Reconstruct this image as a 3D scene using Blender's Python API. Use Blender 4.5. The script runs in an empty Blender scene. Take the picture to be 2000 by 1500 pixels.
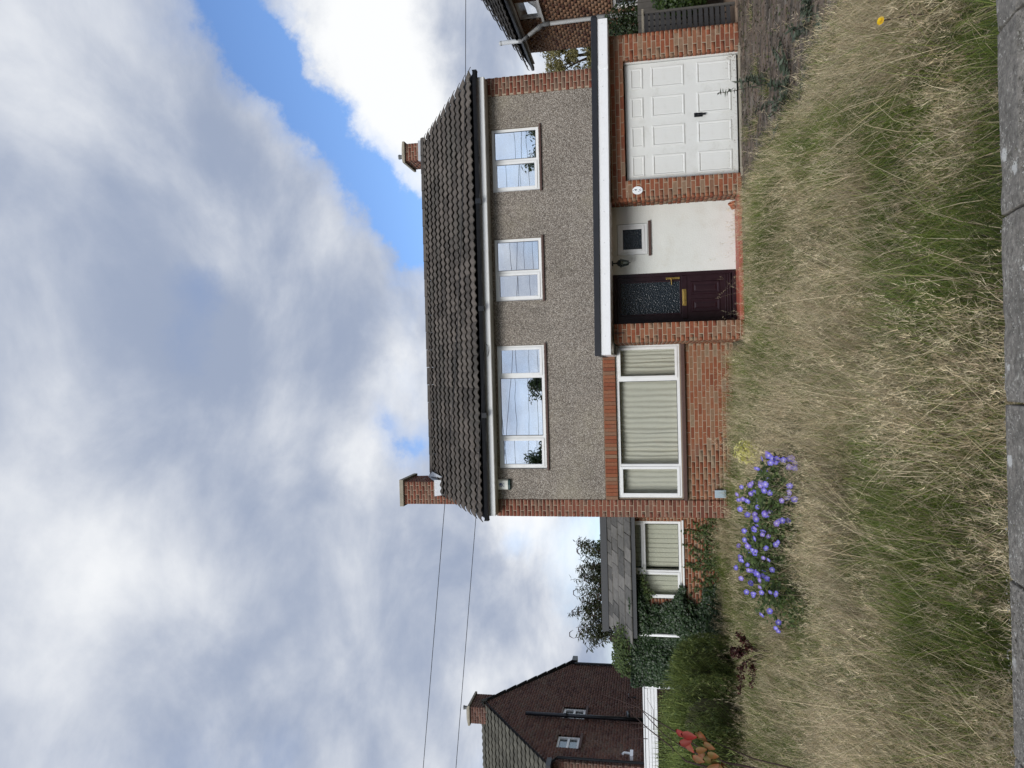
import bpy, bmesh, math, random
import numpy as np
from mathutils import Vector, Matrix
random.seed(7)
rng = np.random.default_rng(7)
S = bpy.context.scene
C = S.collection
R = math.radians

# ------------------------------------------------------------------ camera
CAM = Vector((0, 0, 1.6))
PITCH, ROLL, YAW = R(10.5), R(1.35), R(1.0)
F_ = Vector((-math.sin(YAW) * math.cos(PITCH), math.cos(YAW) * math.cos(PITCH), math.sin(PITCH)))
R_ = Vector((math.cos(YAW), math.sin(YAW), 0))
D_ = F_.cross(R_)
CR, DN = R_ * math.cos(ROLL) + D_ * math.sin(ROLL), D_ * math.cos(ROLL) - R_ * math.sin(ROLL)
cam = bpy.data.cameras.new('camera')
cam.sensor_fit = 'HORIZONTAL'
cam.sensor_width = 36.0
cam.lens = 1440 / 2000 * 36
cam.clip_start = 0.05
cam.clip_end = 2000
camo = bpy.data.objects.new('camera', cam)
# the picture was taken with the phone held sideways: picture right is down, picture top is right
camo.matrix_world = Matrix.Translation(CAM) @ Matrix((DN, CR, -F_)).transposed().to_4x4()
C.objects.link(camo)
S.camera = camo


def skydir(u, v):
    """world direction of a compass point of the sky"""
    return (CR * ((u - 750) / 1440) + DN * ((v - 1000) / 1440) + F_).normalized()


# ------------------------------------------------------------------ sky and sun
SUN_EL, SUN_AZ = R(31), R(205)
W = bpy.data.worlds.new('World')
S.world = W
W.use_nodes = True
wt = W.node_tree
wt.nodes.clear()


def nd(t, typ, **kw):
    n = t.nodes.new(typ)
    for k, v in kw.items():
        if k.startswith('i_'):
            k = k[2:]
            key = int(k) if k.isdigit() else k.replace('_', ' ')
            s = n.inputs[key]
            if isinstance(v, bpy.types.NodeSocket):
                t.links.new(v, s)
            else:
                s.default_value = v
        else:
            setattr(n, k, v)
    return n


def mth(t, op, a, b=0.0, c=None, clamp=False):
    n = t.nodes.new('ShaderNodeMath')
    n.operation = op
    n.use_clamp = clamp
    for i, x in enumerate((a, b, c)):
        if x is None:
            continue
        if isinstance(x, bpy.types.NodeSocket):
            t.links.new(x, n.inputs[i])
        else:
            n.inputs[i].default_value = x
    return n.outputs[0]


def mixc(t, f, a, b, blend='MIX'):
    n = t.nodes.new('ShaderNodeMix')
    n.data_type = 'RGBA'
    n.blend_type = blend
    for s, x in ((n.inputs[0], f), (n.inputs[6], a), (n.inputs[7], b)):
        if isinstance(x, bpy.types.NodeSocket):
            t.links.new(x, s)
        elif isinstance(x, (int, float)):
            s.default_value = x
        else:
            s.default_value = (*x, 1) if len(x) == 3 else x
    return n.outputs[2]


def sstep(t, lo, hi, x):
    n = nd(t, 'ShaderNodeMapRange', interpolation_type='SMOOTHSTEP')
    t.links.new(x, n.inputs[0])
    n.inputs[1].default_value = lo
    n.inputs[2].default_value = hi
    return n.outputs[0]


sky = nd(wt, 'ShaderNodeTexSky', sky_type='NISHITA', sun_disc=False, sun_elevation=SUN_EL, sun_rotation=SUN_AZ,
         air_density=1.0, dust_density=0.6, ozone_density=1.6)
tc = nd(wt, 'ShaderNodeTexCoord')
dirv = tc.outputs['Generated']
sep = nd(wt, 'ShaderNodeSeparateXYZ', i_0=dirv)
zz = mth(wt, 'ADD', mth(wt, 'MAXIMUM', sep.outputs[2], 0.0), 0.42)
pl = nd(wt, 'ShaderNodeCombineXYZ', i_0=mth(wt, 'DIVIDE', sep.outputs[0], zz), i_1=mth(wt, 'DIVIDE', sep.outputs[1], zz),
        i_2=mth(wt, 'MULTIPLY', sep.outputs[2], 0.6)).outputs[0]
n1 = nd(wt, 'ShaderNodeTexNoise', i_Vector=pl, i_Scale=2.3, i_Detail=8.0, i_Roughness=0.56, i_Distortion=0.25)
n2 = nd(wt, 'ShaderNodeTexNoise', i_Vector=nd(wt, 'ShaderNodeVectorMath', operation='ADD', i_0=pl, i_1=(3.1, 8.4, 1.0)).outputs[0],
        i_Scale=3.6, i_Detail=8.0, i_Roughness=0.56, i_Distortion=0.3)
wn = nd(wt, 'ShaderNodeTexNoise', i_Vector=dirv, i_Scale=4.0, i_Detail=7.0, i_Roughness=0.68)
wv = nd(wt, 'ShaderNodeVectorMath', operation='SUBTRACT', i_0=wn.outputs['Color'], i_1=(0.5, 0.5, 0.5)).outputs[0]
wv = nd(wt, 'ShaderNodeVectorMath', operation='SCALE', i_0=wv, i_Scale=0.16).outputs[0]
dw = nd(wt, 'ShaderNodeVectorMath', operation='NORMALIZE', i_0=nd(wt, 'ShaderNodeVectorMath', operation='ADD', i_0=dirv, i_1=wv).outputs[0]).outputs[0]


def blobs(lst):
    acc = None
    for u, v, sg, amp in lst:
        d = skydir(u, v)
        dt = nd(wt, 'ShaderNodeVectorMath', operation='DOT_PRODUCT', i_0=dw, i_1=tuple(d)).outputs['Value']
        k = 1.0 / (sg / 1440.0) ** 2
        g = mth(wt, 'MULTIPLY', mth(wt, 'EXPONENT', mth(wt, 'MULTIPLY', mth(wt, 'SUBTRACT', dt, 1.0), k)), amp)
        acc = g if acc is None else mth(wt, 'ADD', acc, g)
    return acc


GAPS = [(1520, 440, 54, .36), (1455, 490, 52, .42), (1385, 535, 50, .42), (1310, 585, 50, .42), (1250, 645, 46, .40), (1180, 705, 44, .38), (1110, 750, 42, .38),
        (1060, 795, 38, .40), (1010, 830, 40, .34), (960, 390, 46, .20), (880, 385, 52, .22), (800, 370, 40, .15), (640, 830, 30, .32), (690, 770, 24, .22), (450, 975, 30, .22), (640, 250, 60, .1)]
FILL = [(1330, 760, 130, .3), (900, 560, 150, .24), (520, 700, 200, .22), (1100, 250, 220, .18), (400, 300, 260, .15), (250, 900, 150, .2), (1400, 650, 60, .25)]
BRIGHT = [(1360, 740, 90, .42), (1240, 800, 60, .3), (720, 480, 60, .02), (1420, 60, 150, .08), (780, 800, 60, .22), (690, 540, 80, .10), (450, 1090, 80, .25),
          (180, 950, 60, .16), (1480, 700, 60, .35), (1000, 480, 80, .18), (430, 200, 120, .12), (640, 720, 60, .2), (520, 1010, 60, .2), (1160, 830, 40, .3)]
DARK = [(1150, 330, 160, 0.120), (820, 330, 120, 0.084), (880, 150, 160, 0.072), (300, 740, 130, 0.072), (60, 800, 140, 0.060), (950, 620, 90, 0.084), (1250, 420, 60, 0.072), (600, 600, 60, 0.060), (1400, 940, 50, 0.132), (420, 870, 70, 0.072), (800, 650, 80, 0.072)]
base = mth(wt, 'ADD', n1.outputs[0], 0.04)
cv = mth(wt, 'SUBTRACT', mth(wt, 'ADD', base, blobs(FILL)), blobs(GAPS))
cov = mth(wt, 'MULTIPLY', sstep(wt, 0.27, 0.48, cv), mth(wt, 'MULTIPLY_ADD', sstep(wt, 0.40, 0.70, cv), 0.35, 0.65))
br = mth(wt, 'ADD', n2.outputs[0], mth(wt, 'SUBTRACT', blobs(BRIGHT), blobs(DARK)))
brs = sstep(wt, 0.24, 0.90, br)
ccol = mixc(wt, brs, (2.75, 3.25, 4.35), (7.9, 8.0, 8.1))
skyb = mixc(wt, 1.0, sky.outputs[0], (1.05, 1.22, 1.50), 'MULTIPLY')
col = mixc(wt, cov, skyb, ccol)
bg = nd(wt, 'ShaderNodeBackground', i_Color=col, i_Strength=0.10)
wo = nd(wt, 'ShaderNodeOutputWorld', i_Surface=bg.outputs[0])
W.cycles.sampling_method = 'MANUAL'
W.cycles.sample_map_resolution = 256

sun = bpy.data.lights.new('sun', 'SUN')
sun.energy = 2.2
sun.angle = R(28)
sun.color = (1.0, 0.97, 0.93)
suno = bpy.data.objects.new('sun', sun)
sd = Vector((math.sin(SUN_AZ) * math.cos(SUN_EL), math.cos(SUN_AZ) * math.cos(SUN_EL), math.sin(SUN_EL)))
suno.rotation_euler = sd.to_track_quat('Z', 'Y').to_euler()
suno.location = (-6, -10, 20)
C.objects.link(suno)
S.view_settings.view_transform = 'Standard'
S.view_settings.look = 'None'
S.view_settings.exposure = 0.32
S.view_settings.gamma = 1.0
S.cycles.use_denoising = True
S.cycles.max_bounces = 5
S.cycles.diffuse_bounces = 3
S.cycles.use_adaptive_sampling = True
S.cycles.adaptive_threshold = 0.02
S.cycles.transparent_max_bounces = 8
S.cycles.caustics_reflective = False
S.cycles.caustics_refractive = False


# ------------------------------------------------------------------ materials
def mat(name):
    m = bpy.data.materials.new(name)
    m.use_nodes = True
    t = m.node_tree
    b = t.nodes['Principled BSDF']
    return m, t, b


def simple(name, colr, rough=0.5, metal=0.0, noise=0.12, nscale=8.0, bump=0.0, bscale=60.0, spec=0.4, dirt=None):
    m, t, b = mat(name)
    tcn = nd(t, 'ShaderNodeTexCoord')
    nz = nd(t, 'ShaderNodeTexNoise', i_Vector=tcn.outputs['Object'], i_Scale=nscale, i_Detail=6.0, i_Roughness=0.6)
    k = mth(t, 'MULTIPLY_ADD', nz.outputs[0], 2 * noise, 1 - noise)
    cc = nd(t, 'ShaderNodeVectorMath', operation='SCALE', i_0=colr[:3], i_Scale=k).outputs[0]
    if dirt:
        dcol, amt, dsc = dirt
        dn = nd(t, 'ShaderNodeTexNoise', i_Vector=tcn.outputs['Object'], i_Scale=dsc, i_Detail=8.0, i_Roughness=0.7)
        cc = mixc(t, mth(t, 'MULTIPLY', sstep(t, 0.5, 0.75, dn.outputs[0]), amt), cc, dcol)
    t.links.new(cc, b.inputs['Base Color'])
    rr = mth(t, 'MULTIPLY_ADD', nz.outputs[0], 0.2, rough - 0.1, clamp=True)
    t.links.new(rr, b.inputs['Roughness'])
    b.inputs['Metallic'].default_value = metal
    b.inputs['Specular IOR Level'].default_value = spec
    if bump:
        bn = nd(t, 'ShaderNodeTexNoise', i_Vector=tcn.outputs['Object'], i_Scale=bscale, i_Detail=4.0)
        bp = nd(t, 'ShaderNodeBump', i_Height=bn.outputs[0], i_Strength=bump, i_Distance=0.01)
        t.links.new(bp.outputs[0], b.inputs['Normal'])
    return m


def brick_mat(name, stops, rough=0.85):
    """stops: list of (pos, colour); picks a colour per brick, adds grain and pale lime bloom"""
    m, t, b = mat(name)
    oi = nd(t, 'ShaderNodeObjectInfo')
    ge = nd(t, 'ShaderNodeNewGeometry')
    rnd = mth(t, 'FRACT', mth(t, 'ADD', mth(t, 'MULTIPLY', oi.outputs['Random'], 7.13), ge.outputs['Random Per Island']))
    rp = nd(t, 'ShaderNodeValToRGB', i_0=rnd)
    rp.color_ramp.interpolation = 'LINEAR'
    el = rp.color_ramp.elements
    el[0].position, el[0].color = stops[0][0], (*stops[0][1], 1)
    el[1].position, el[1].color = stops[-1][0], (*stops[-1][1], 1)
    for p, c in stops[1:-1]:
        e = el.new(p)
        e.color = (*c, 1)
    gp = ge.outputs['Position']
    nz = nd(t, 'ShaderNodeTexNoise', i_Vector=gp, i_Scale=28.0, i_Detail=6.0, i_Roughness=0.65)
    k = mth(t, 'MULTIPLY_ADD', nz.outputs[0], 0.9, 0.55)
    cc = nd(t, 'ShaderNodeVectorMath', operation='SCALE', i_0=rp.outputs[0], i_Scale=k).outputs[0]
    n3 = nd(t, 'ShaderNodeTexNoise', i_Vector=gp, i_Scale=2.3, i_Detail=5.0, i_Roughness=0.6)
    cc = mixc(t, mth(t, 'MULTIPLY', sstep(t, 0.5, 0.78, n3.outputs[0]), 0.45), cc, (0.20, 0.155, 0.115))
    t.links.new(cc, b.inputs['Base Color'])
    b.inputs['Roughness'].default_value = rough
    b.inputs['Specular IOR Level'].default_value = 0.2
    bp = nd(t, 'ShaderNodeBump', i_Height=nz.outputs[0], i_Strength=0.5, i_Distance=0.004)
    t.links.new(bp.outputs[0], b.inputs['Normal'])
    return m


M = {}
M['brick_red'] = brick_mat('brick_red', [(0, (0.175, 0.056, 0.031)), (.3, (0.235, 0.077, 0.039)), (.6, (0.25, 0.100, 0.052)), (.82, (0.20, 0.102, 0.062)), (1, (0.235, 0.155, 0.10))])
M['brick_brown'] = brick_mat('brick_brown', [(0, (0.13, 0.048, 0.033)), (.35, (0.19, 0.064, 0.040)), (.7, (0.20, 0.088, 0.058)), (1, (0.155, 0.095, 0.068))])
M['brick_wall'] = brick_mat('brick_wall', [(0, (0.185, 0.062, 0.033)), (.3, (0.24, 0.085, 0.042)), (.6, (0.26, 0.12, 0.066)), (.8, (0.22, 0.128, 0.075)), (1, (0.24, 0.175, 0.115))])
M['brick_purple'] = brick_mat('brick_purple', [(0, (0.08, 0.040, 0.033)), (.4, (0.125, 0.060, 0.045)), (.75, (0.155, 0.080, 0.057)), (1, (0.12, 0.08, 0.06))])
M['brick_tan'] = brick_mat('brick_tan', [(0, (0.09, 0.04, 0.03)), (.2, (0.13, 0.06, 0.04)), (.28, (0.22, 0.12, 0.075)), (.7, (0.27, 0.155, 0.095)), (1, (0.24, 0.15, 0.10))])
M['mortar'] = simple('mortar', (0.37, 0.295, 0.215), 0.95, noise=0.25, nscale=5, bump=0.4, bscale=150)
M['mortar_dark'] = simple('mortar_dark', (0.23, 0.17, 0.145), 0.95, noise=0.2, nscale=5)
M['mortar_tan'] = simple('mortar_tan', (0.33, 0.24, 0.17), 0.95, noise=0.2, nscale=5)
M['white_upvc'] = simple('white_upvc', (0.80, 0.81, 0.80), 0.3, noise=0.03, nscale=3, dirt=((0.45, 0.44, 0.38), 0.22, 7.0))
M['white_fascia'] = simple('white_fascia', (0.84, 0.85, 0.86), 0.28, noise=0.02, nscale=3, dirt=((0.55, 0.55, 0.5), 0.15, 4.0))
M['old_fascia'] = simple('old_fascia', (0.62, 0.61, 0.55), 0.5, noise=0.1, nscale=4, dirt=((0.35, 0.33, 0.27), 0.5, 5.0))
M['garage_white'] = simple('garage_white', (0.68, 0.69, 0.665), 0.36, noise=0.05, nscale=2.5, dirt=((0.42, 0.42, 0.36), 0.35, 4.0))
_t = M['garage_white'].node_tree
_b = _t.nodes['Principled BSDF']
_g = nd(_t, 'ShaderNodeNewGeometry').outputs['Position']
_z = nd(_t, 'ShaderNodeSeparateXYZ', i_0=_g)
_n = nd(_t, 'ShaderNodeTexNoise', i_Vector=_g, i_Scale=38.0, i_Detail=4.0, i_Roughness=0.7)
_m = mth(_t, 'MULTIPLY', sstep(_t, 0.62, 0.68, mth(_t, 'ADD', _n.outputs[0], mth(_t, 'MULTIPLY', sstep(_t, 4.6, 5.25, _z.outputs[0]), 0.07))), sstep(_t, 0.30, 0.08, _z.outputs[2]))
_m2 = mth(_t, 'MULTIPLY', mth(_t, 'MULTIPLY', sstep(_t, 0.35, 0.02, _z.outputs[2]), _n.outputs[0]), 0.5)
_src = _b.inputs['Base Color'].links[0].from_socket
_t.links.new(mixc(_t, _m, mixc(_t, _m2, _src, (0.36, 0.34, 0.28)), (0.16, 0.13, 0.10)), _b.inputs['Base Color'])
M['stucco'] = simple('stucco', (0.665, 0.68, 0.64), 0.9, noise=0.08, nscale=2.5, bump=0.35, bscale=45, dirt=((0.50, 0.46, 0.37), 0.35, 2.2))
M['black_plastic'] = simple('black_plastic', (0.012, 0.013, 0.016), 0.3, noise=0.2)
M['black_trim'] = simple('black_trim', (0.018, 0.020, 0.026), 0.45, noise=0.15, nscale=6)
M['door_dark'] = simple('door_dark', (0.020, 0.007, 0.011), 0.32, noise=0.25, nscale=12)
M['brass'] = simple('brass', (0.72, 0.50, 0.16), 0.28, metal=1.0, noise=0.1)
M['roof_felt'] = simple('roof_felt', (0.05, 0.05, 0.052), 0.9, noise=0.2)
M['lead'] = simple('lead', (0.46, 0.48, 0.50), 0.55, metal=0.25, noise=0.25, nscale=10, bump=0.5, bscale=18)
M['concrete'] = simple('concrete', (0.30, 0.27, 0.21), 0.9, noise=0.3, nscale=9, bump=0.5, bscale=70, dirt=((0.12, 0.12, 0.09), 0.6, 6.0))
M['sill_tile'] = simple('sill_tile', (0.085, 0.045, 0.036), 0.6, noise=0.25, nscale=20)
M['step_red'] = simple('step_red', (0.36, 0.085, 0.055), 0.55, noise=0.2, nscale=9, dirt=((0.30, 0.22, 0.17), 0.6, 6.0))
M['terracotta'] = simple('terracotta', (0.42, 0.15, 0.075), 0.8, noise=0.15)
M['grey_pipe'] = simple('grey_pipe', (0.46, 0.48, 0.49), 0.4, noise=0.08)
M['grey_joint'] = simple('grey_joint', (0.19, 0.20, 0.21), 0.5, noise=0.08)
M['wood_grey'] = simple('wood_grey', (0.085, 0.08, 0.072), 0.85, noise=0.35, nscale=14)
M['wood_dark'] = simple('wood_dark', (0.040, 0.040, 0.042), 0.85, noise=0.4, nscale=14)
M['ext_cap'] = simple('ext_cap', (0.055, 0.058, 0.062), 0.6, noise=0.15)
M['room_shade'] = simple('room_shade', (0.035, 0.035, 0.037), 0.9)  # near-black paint stands in for the dimness inside the rooms
M['bark'] = simple('bark', (0.085, 0.062, 0.045), 0.9, noise=0.4, nscale=25)
M['twig'] = simple('twig', (0.045, 0.025, 0.022), 0.8, noise=0.3, nscale=25)
M['meter'] = simple('meter', (0.34, 0.42, 0.47), 0.5, noise=0.1)
M['wire'] = simple('wire', (0.02, 0.02, 0.022), 0.6)
M['lantern_metal'] = simple('lantern_metal', (0.022, 0.032, 0.030), 0.5, noise=0.3, nscale=30)
M['asphalt'] = simple('asphalt', (0.05, 0.05, 0.052), 0.9, noise=0.25, nscale=30, bump=0.5, bscale=200)
M['paving'] = simple('paving', (0.25, 0.24, 0.225), 0.9, noise=0.2, nscale=12)
M['cloth'] = simple('cloth', (0.76, 0.71, 0.595), 0.9, noise=0.08, nscale=3)
M['blind'] = simple('blind', (0.74, 0.70, 0.56), 0.85, noise=0.06, nscale=3)
M['ink_blue'] = simple('ink_blue', (0.025, 0.05, 0.17), 0.5)
M['ink_grey'] = simple('ink_grey', (0.25, 0.27, 0.33), 0.5)
M['ink_black'] = simple('ink_black', (0.02, 0.025, 0.035), 0.5)
M['enamel'] = simple('enamel', (0.82, 0.84, 0.86), 0.15, noise=0.02)
M['alarm_white'] = simple('alarm_white', (0.76, 0.77, 0.70), 0.35, noise=0.03)
M['alarm_green'] = simple('alarm_green', (0.018, 0.05, 0.047), 0.3, noise=0.1)


def roof_mat(name, c1, c2, lich):
    m, t, b = mat(name)
    oi = nd(t, 'ShaderNodeObjectInfo')
    ge = nd(t, 'ShaderNodeNewGeometry')
    rnd = mth(t, 'FRACT', mth(t, 'ADD', mth(t, 'MULTIPLY', oi.outputs['Random'], 5.7), ge.outputs['Random Per Island']))
    nz = nd(t, 'ShaderNodeTexNoise', i_Vector=ge.outputs['Position'], i_Scale=9.0, i_Detail=8.0, i_Roughness=0.7)
    cc = mixc(t, mth(t, 'MULTIPLY_ADD', rnd, 0.75, mth(t, 'MULTIPLY', sstep(t, 0.35, 0.7, nz.outputs[0]), 0.45)), c1, c2)
    n2_ = nd(t, 'ShaderNodeTexNoise', i_Vector=ge.outputs['Position'], i_Scale=26.0, i_Detail=5.0, i_Roughness=0.75)
    cc = mixc(t, mth(t, 'MULTIPLY', sstep(t, 0.60, 0.72, n2_.outputs[0]), 0.55), cc, lich)
    n3_ = nd(t, 'ShaderNodeTexNoise', i_Vector=ge.outputs['Position'], i_Scale=1.1, i_Detail=4.0)
    cc = mixc(t, mth(t, 'MULTIPLY', sstep(t, 0.45, 0.7, n3_.outputs[0]), 0.35), cc, (0.05, 0.052, 0.045))
    t.links.new(cc, b.inputs['Base Color'])
    b.inputs['Roughness'].default_value = 0.85
    b.inputs['Specular IOR Level'].default_value = 0.25
    bp = nd(t, 'ShaderNodeBump', i_Height=n2_.outputs[0], i_Strength=0.4, i_Distance=0.006)
    t.links.new(bp.outputs[0], b.inputs['Normal'])
    return m


M['tile'] = roof_mat('tile', (0.042, 0.037, 0.033), (0.118, 0.101, 0.087), (0.22, 0.215, 0.18))
M['tile_slate'] = roof_mat('tile_slate', (0.060, 0.060, 0.057), (0.19, 0.182, 0.165), (0.32, 0.31, 0.27))
M['tile_mossy'] = roof_mat('tile_mossy', (0.06, 0.058, 0.048), (0.125, 0.12, 0.098), (0.20, 0.19, 0.13))
M['tile_orange'] = roof_mat('tile_orange', (0.03, 0.028, 0.028), (0.055, 0.05, 0.045), (0.16, 0.11, 0.03))


def render_mat():
    m, t, b = mat('pebbledash')
    g = nd(t, 'ShaderNodeNewGeometry').outputs['Position']
    v1 = nd(t, 'ShaderNodeTexVoronoi', i_Vector=g, i_Scale=70.0, feature='F1')
    rp = nd(t, 'ShaderNodeValToRGB', i_0=nd(t, 'ShaderNodeSeparateColor', i_0=v1.outputs['Color']).outputs[0])
    el = rp.color_ramp.elements
    el[0].color = (0.155, 0.132, 0.112, 1)
    el[1].color = (0.53, 0.49, 0.43, 1)
    for p, c in ((.25, (0.243, 0.211, 0.176)), (.5, (0.315, 0.276, 0.233)), (.75, (0.375, 0.334, 0.284))):
        e = el.new(p)
        e.color = (*c, 1)
    n3_ = nd(t, 'ShaderNodeTexNoise', i_Vector=g, i_Scale=1.3, i_Detail=5.0)
    k = mth(t, 'MULTIPLY_ADD', n3_.outputs[0], 0.5, 0.72)
    edge = mth(t, 'MULTIPLY_ADD', sstep(t, 0.75, 0.35, v1.outputs['Distance']), 0.5, 0.55)
    cc = nd(t, 'ShaderNodeVectorMath', operation='SCALE', i_0=rp.outputs[0], i_Scale=mth(t, 'MULTIPLY', k, edge)).outputs[0]
    st_ = nd(t, 'ShaderNodeTexNoise', i_Vector=nd(t, 'ShaderNodeVectorMath', operation='MULTIPLY', i_0=g, i_1=(5.0, 5.0, 0.7)).outputs[0], i_Scale=1.0, i_Detail=6.0, i_Roughness=0.65)
    cc = mixc(t, mth(t, 'MULTIPLY', sstep(t, 0.52, 0.75, st_.outputs[0]), 0.42), cc, (0.13, 0.12, 0.10))
    n4 = nd(t, 'ShaderNodeTexNoise', i_Vector=g, i_Scale=0.8, i_Detail=6.0, i_Roughness=0.65)
    cc = mixc(t, mth(t, 'MULTIPLY', sstep(t, 0.5, 0.72, n4.outputs[0]), 0.3), cc, (0.34, 0.31, 0.22))
    t.links.new(cc, b.inputs['Base Color'])
    b.inputs['Roughness'].default_value = 0.95
    b.inputs['Specular IOR Level'].default_value = 0.2
    bp = nd(t, 'ShaderNodeBump', i_Height=mth(t, 'SUBTRACT', 1.0, v1.outputs['Distance']), i_Strength=0.9, i_Distance=0.008)
    t.links.new(bp.outputs[0], b.inputs['Normal'])
    return m


M['pebbledash'] = render_mat()


def glass_mat(name, refl, tint=(0.95, 0.97, 0.97), rough=0.0, wob=0.0):
    m, t, b = mat(name)
    t.nodes.remove(b)
    out = [n for n in t.nodes if n.type == 'OUTPUT_MATERIAL'][0]
    gl = nd(t, 'ShaderNodeBsdfGlossy', i_Color=(0.96, 0.98, 1.0, 1), i_Roughness=rough)
    tr = nd(t, 'ShaderNodeBsdfTransparent', i_Color=(*tint, 1))
    if wob:
        g = nd(t, 'ShaderNodeTexCoord').outputs['Object']
        nz = nd(t, 'ShaderNodeTexNoise', i_Vector=g, i_Scale=1.6, i_Detail=1.0)
        bp = nd(t, 'ShaderNodeBump', i_Height=nz.outputs[0], i_Strength=wob, i_Distance=0.05)
        t.links.new(bp.outputs[0], gl.inputs['Normal'])
    lw = nd(t, 'ShaderNodeLayerWeight', i_Blend=0.5)
    f = mth(t, 'ADD', mth(t, 'MULTIPLY_ADD', mth(t, 'POWER', lw.outputs['Facing'], 5.0), 0.9, 0.04), refl, clamp=True)
    mx = nd(t, 'ShaderNodeMixShader', i_0=f, i_1=tr.outputs[0], i_2=gl.outputs[0])
    t.links.new(mx.outputs[0], out.inputs[0])
    return m


M['glass_up'] = glass_mat('glass_up', 0.72, wob=0.02)
M['glass_low'] = glass_mat('glass_low', 0.07, wob=0.02)
M['glass_dark'] = glass_mat('glass_dark', 0.12, (0.5, 0.55, 0.55), 0.05)


def obscured():
    m, t, b = mat('obscured_glass')
    g = nd(t, 'ShaderNodeTexCoord').outputs['Object']
    v = nd(t, 'ShaderNodeTexVoronoi', i_Vector=g, i_Scale=46.0, feature='SMOOTH_F1')
    nz = nd(t, 'ShaderNodeTexNoise', i_Vector=g, i_Scale=60.0, i_Detail=3.0)
    b.inputs['Base Color'].default_value = (0.010, 0.016, 0.022, 1)
    b.inputs['Roughness'].default_value = 0.22
    b.inputs['Specular IOR Level'].default_value = 0.5
    h = mth(t, 'ADD', v.outputs['Distance'], mth(t, 'MULTIPLY', nz.outputs[0], 0.6))
    bp = nd(t, 'ShaderNodeBump', i_Height=h, i_Strength=0.7, i_Distance=0.01)
    t.links.new(bp.outputs[0], b.inputs['Normal'])
    return m


M['obscured'] = obscured()


def leaf_mat(name, rough=0.55, trans=0.35):
    m, t, b = mat(name)
    out = [n for n in t.nodes if n.type == 'OUTPUT_MATERIAL'][0]
    a = nd(t, 'ShaderNodeVertexColor', layer_name='Col')
    t.links.new(a.outputs[0], b.inputs['Base Color'])
    b.inputs['Roughness'].default_value = rough
    b.inputs['Specular IOR Level'].default_value = 0.3
    tr = nd(t, 'ShaderNodeBsdfTranslucent', i_Color=a.outputs[0])
    mx = nd(t, 'ShaderNodeMixShader', i_0=trans, i_1=b.outputs[0], i_2=tr.outputs[0])
    t.links.new(mx.outputs[0], out.inputs[0])
    return m


M['leaf'] = leaf_mat('leaf')
M['leaf_gloss'] = leaf_mat('leaf_gloss', 0.38, 0.2)
M['grass'] = leaf_mat('grass', 0.6, 0.35)
M['petal'] = leaf_mat('petal', 0.6, 0.3)


def soil_mat():
    m, t, b = mat('soil')
    g = nd(t, 'ShaderNodeNewGeometry').outputs['Position']
    nz = nd(t, 'ShaderNodeTexNoise', i_Vector=g, i_Scale=6.0, i_Detail=8.0, i_Roughness=0.7)
    cc = mixc(t, nz.outputs[0], (0.045, 0.05, 0.018), (0.12, 0.105, 0.06))
    t.links.new(cc, b.inputs['Base Color'])
    b.inputs['Roughness'].default_value = 1.0
    return m


M['soil'] = soil_mat()


def coping_mat():
    m, t, b = mat('coping_stone')
    g = nd(t, 'ShaderNodeNewGeometry').outputs['Position']
    nz = nd(t, 'ShaderNodeTexNoise', i_Vector=g, i_Scale=42.0, i_Detail=8.0, i_Roughness=0.75)
    n2_ = nd(t, 'ShaderNodeTexNoise', i_Vector=g, i_Scale=4.0, i_Detail=7.0, i_Roughness=0.68)
    cc = mixc(t, sstep(t, 0.3, 0.7, nz.outputs[0]), (0.10, 0.09, 0.074), (0.34, 0.31, 0.262))
    cc = mixc(t, mth(t, 'MULTIPLY', sstep(t, 0.4, 0.7, n2_.outputs[0]), 0.55), cc, (0.10, 0.092, 0.075))
    gd_ = nd(t, 'ShaderNodeVectorMath', operation='ADD', i_0=g, i_1=nd(t, 'ShaderNodeVectorMath', operation='SCALE', i_0=nd(t, 'ShaderNodeTexNoise', i_Vector=g, i_Scale=60.0, i_Detail=4.0).outputs['Color'], i_Scale=0.03).outputs[0]).outputs[0]
    sp0 = nd(t, 'ShaderNodeTexNoise', i_Vector=gd_, i_Scale=75.0, i_Detail=3.0, i_Roughness=0.6)
    pat = nd(t, 'ShaderNodeTexNoise', i_Vector=g, i_Scale=7.0, i_Detail=3.0)
    thr = mth(t, 'ADD', sp0.outputs[0], mth(t, 'MULTIPLY_ADD', pat.outputs[0], 0.35, -0.175))
    cc = mixc(t, mth(t, 'MULTIPLY', sstep(t, 0.60, 0.68, thr), 0.7), cc, (0.55, 0.53, 0.46))
    v2 = nd(t, 'ShaderNodeTexVoronoi', i_Vector=gd_, i_Scale=13.0, feature='F1')
    r2 = nd(t, 'ShaderNodeSeparateColor', i_0=v2.outputs['Color']).outputs[1]
    sp2 = mth(t, 'MULTIPLY', sstep(t, 0.34, 0.22, mth(t, 'ADD', v2.outputs['Distance'], mth(t, 'MULTIPLY_ADD', nz.outputs[0], 0.8, -0.4))), sstep(t, 0.80, 0.85, r2))
    cc = mixc(t, mth(t, 'MULTIPLY', sp2, 0.85), cc, (0.64, 0.63, 0.58))
    t.links.new(cc, b.inputs['Base Color'])
    b.inputs['Roughness'].default_value = 0.95
    bp = nd(t, 'ShaderNodeBump', i_Height=nz.outputs[0], i_Strength=1.0, i_Distance=0.012)
    t.links.new(bp.outputs[0], b.inputs['Normal'])
    return m


M['coping'] = coping_mat()
M['paver'] = brick_mat('paver', [(0, (0.060, 0.050, 0.040)), (.4, (0.11, 0.088, 0.068)), (.75, (0.145, 0.108, 0.082)), (1, (0.17, 0.15, 0.125))])


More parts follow.
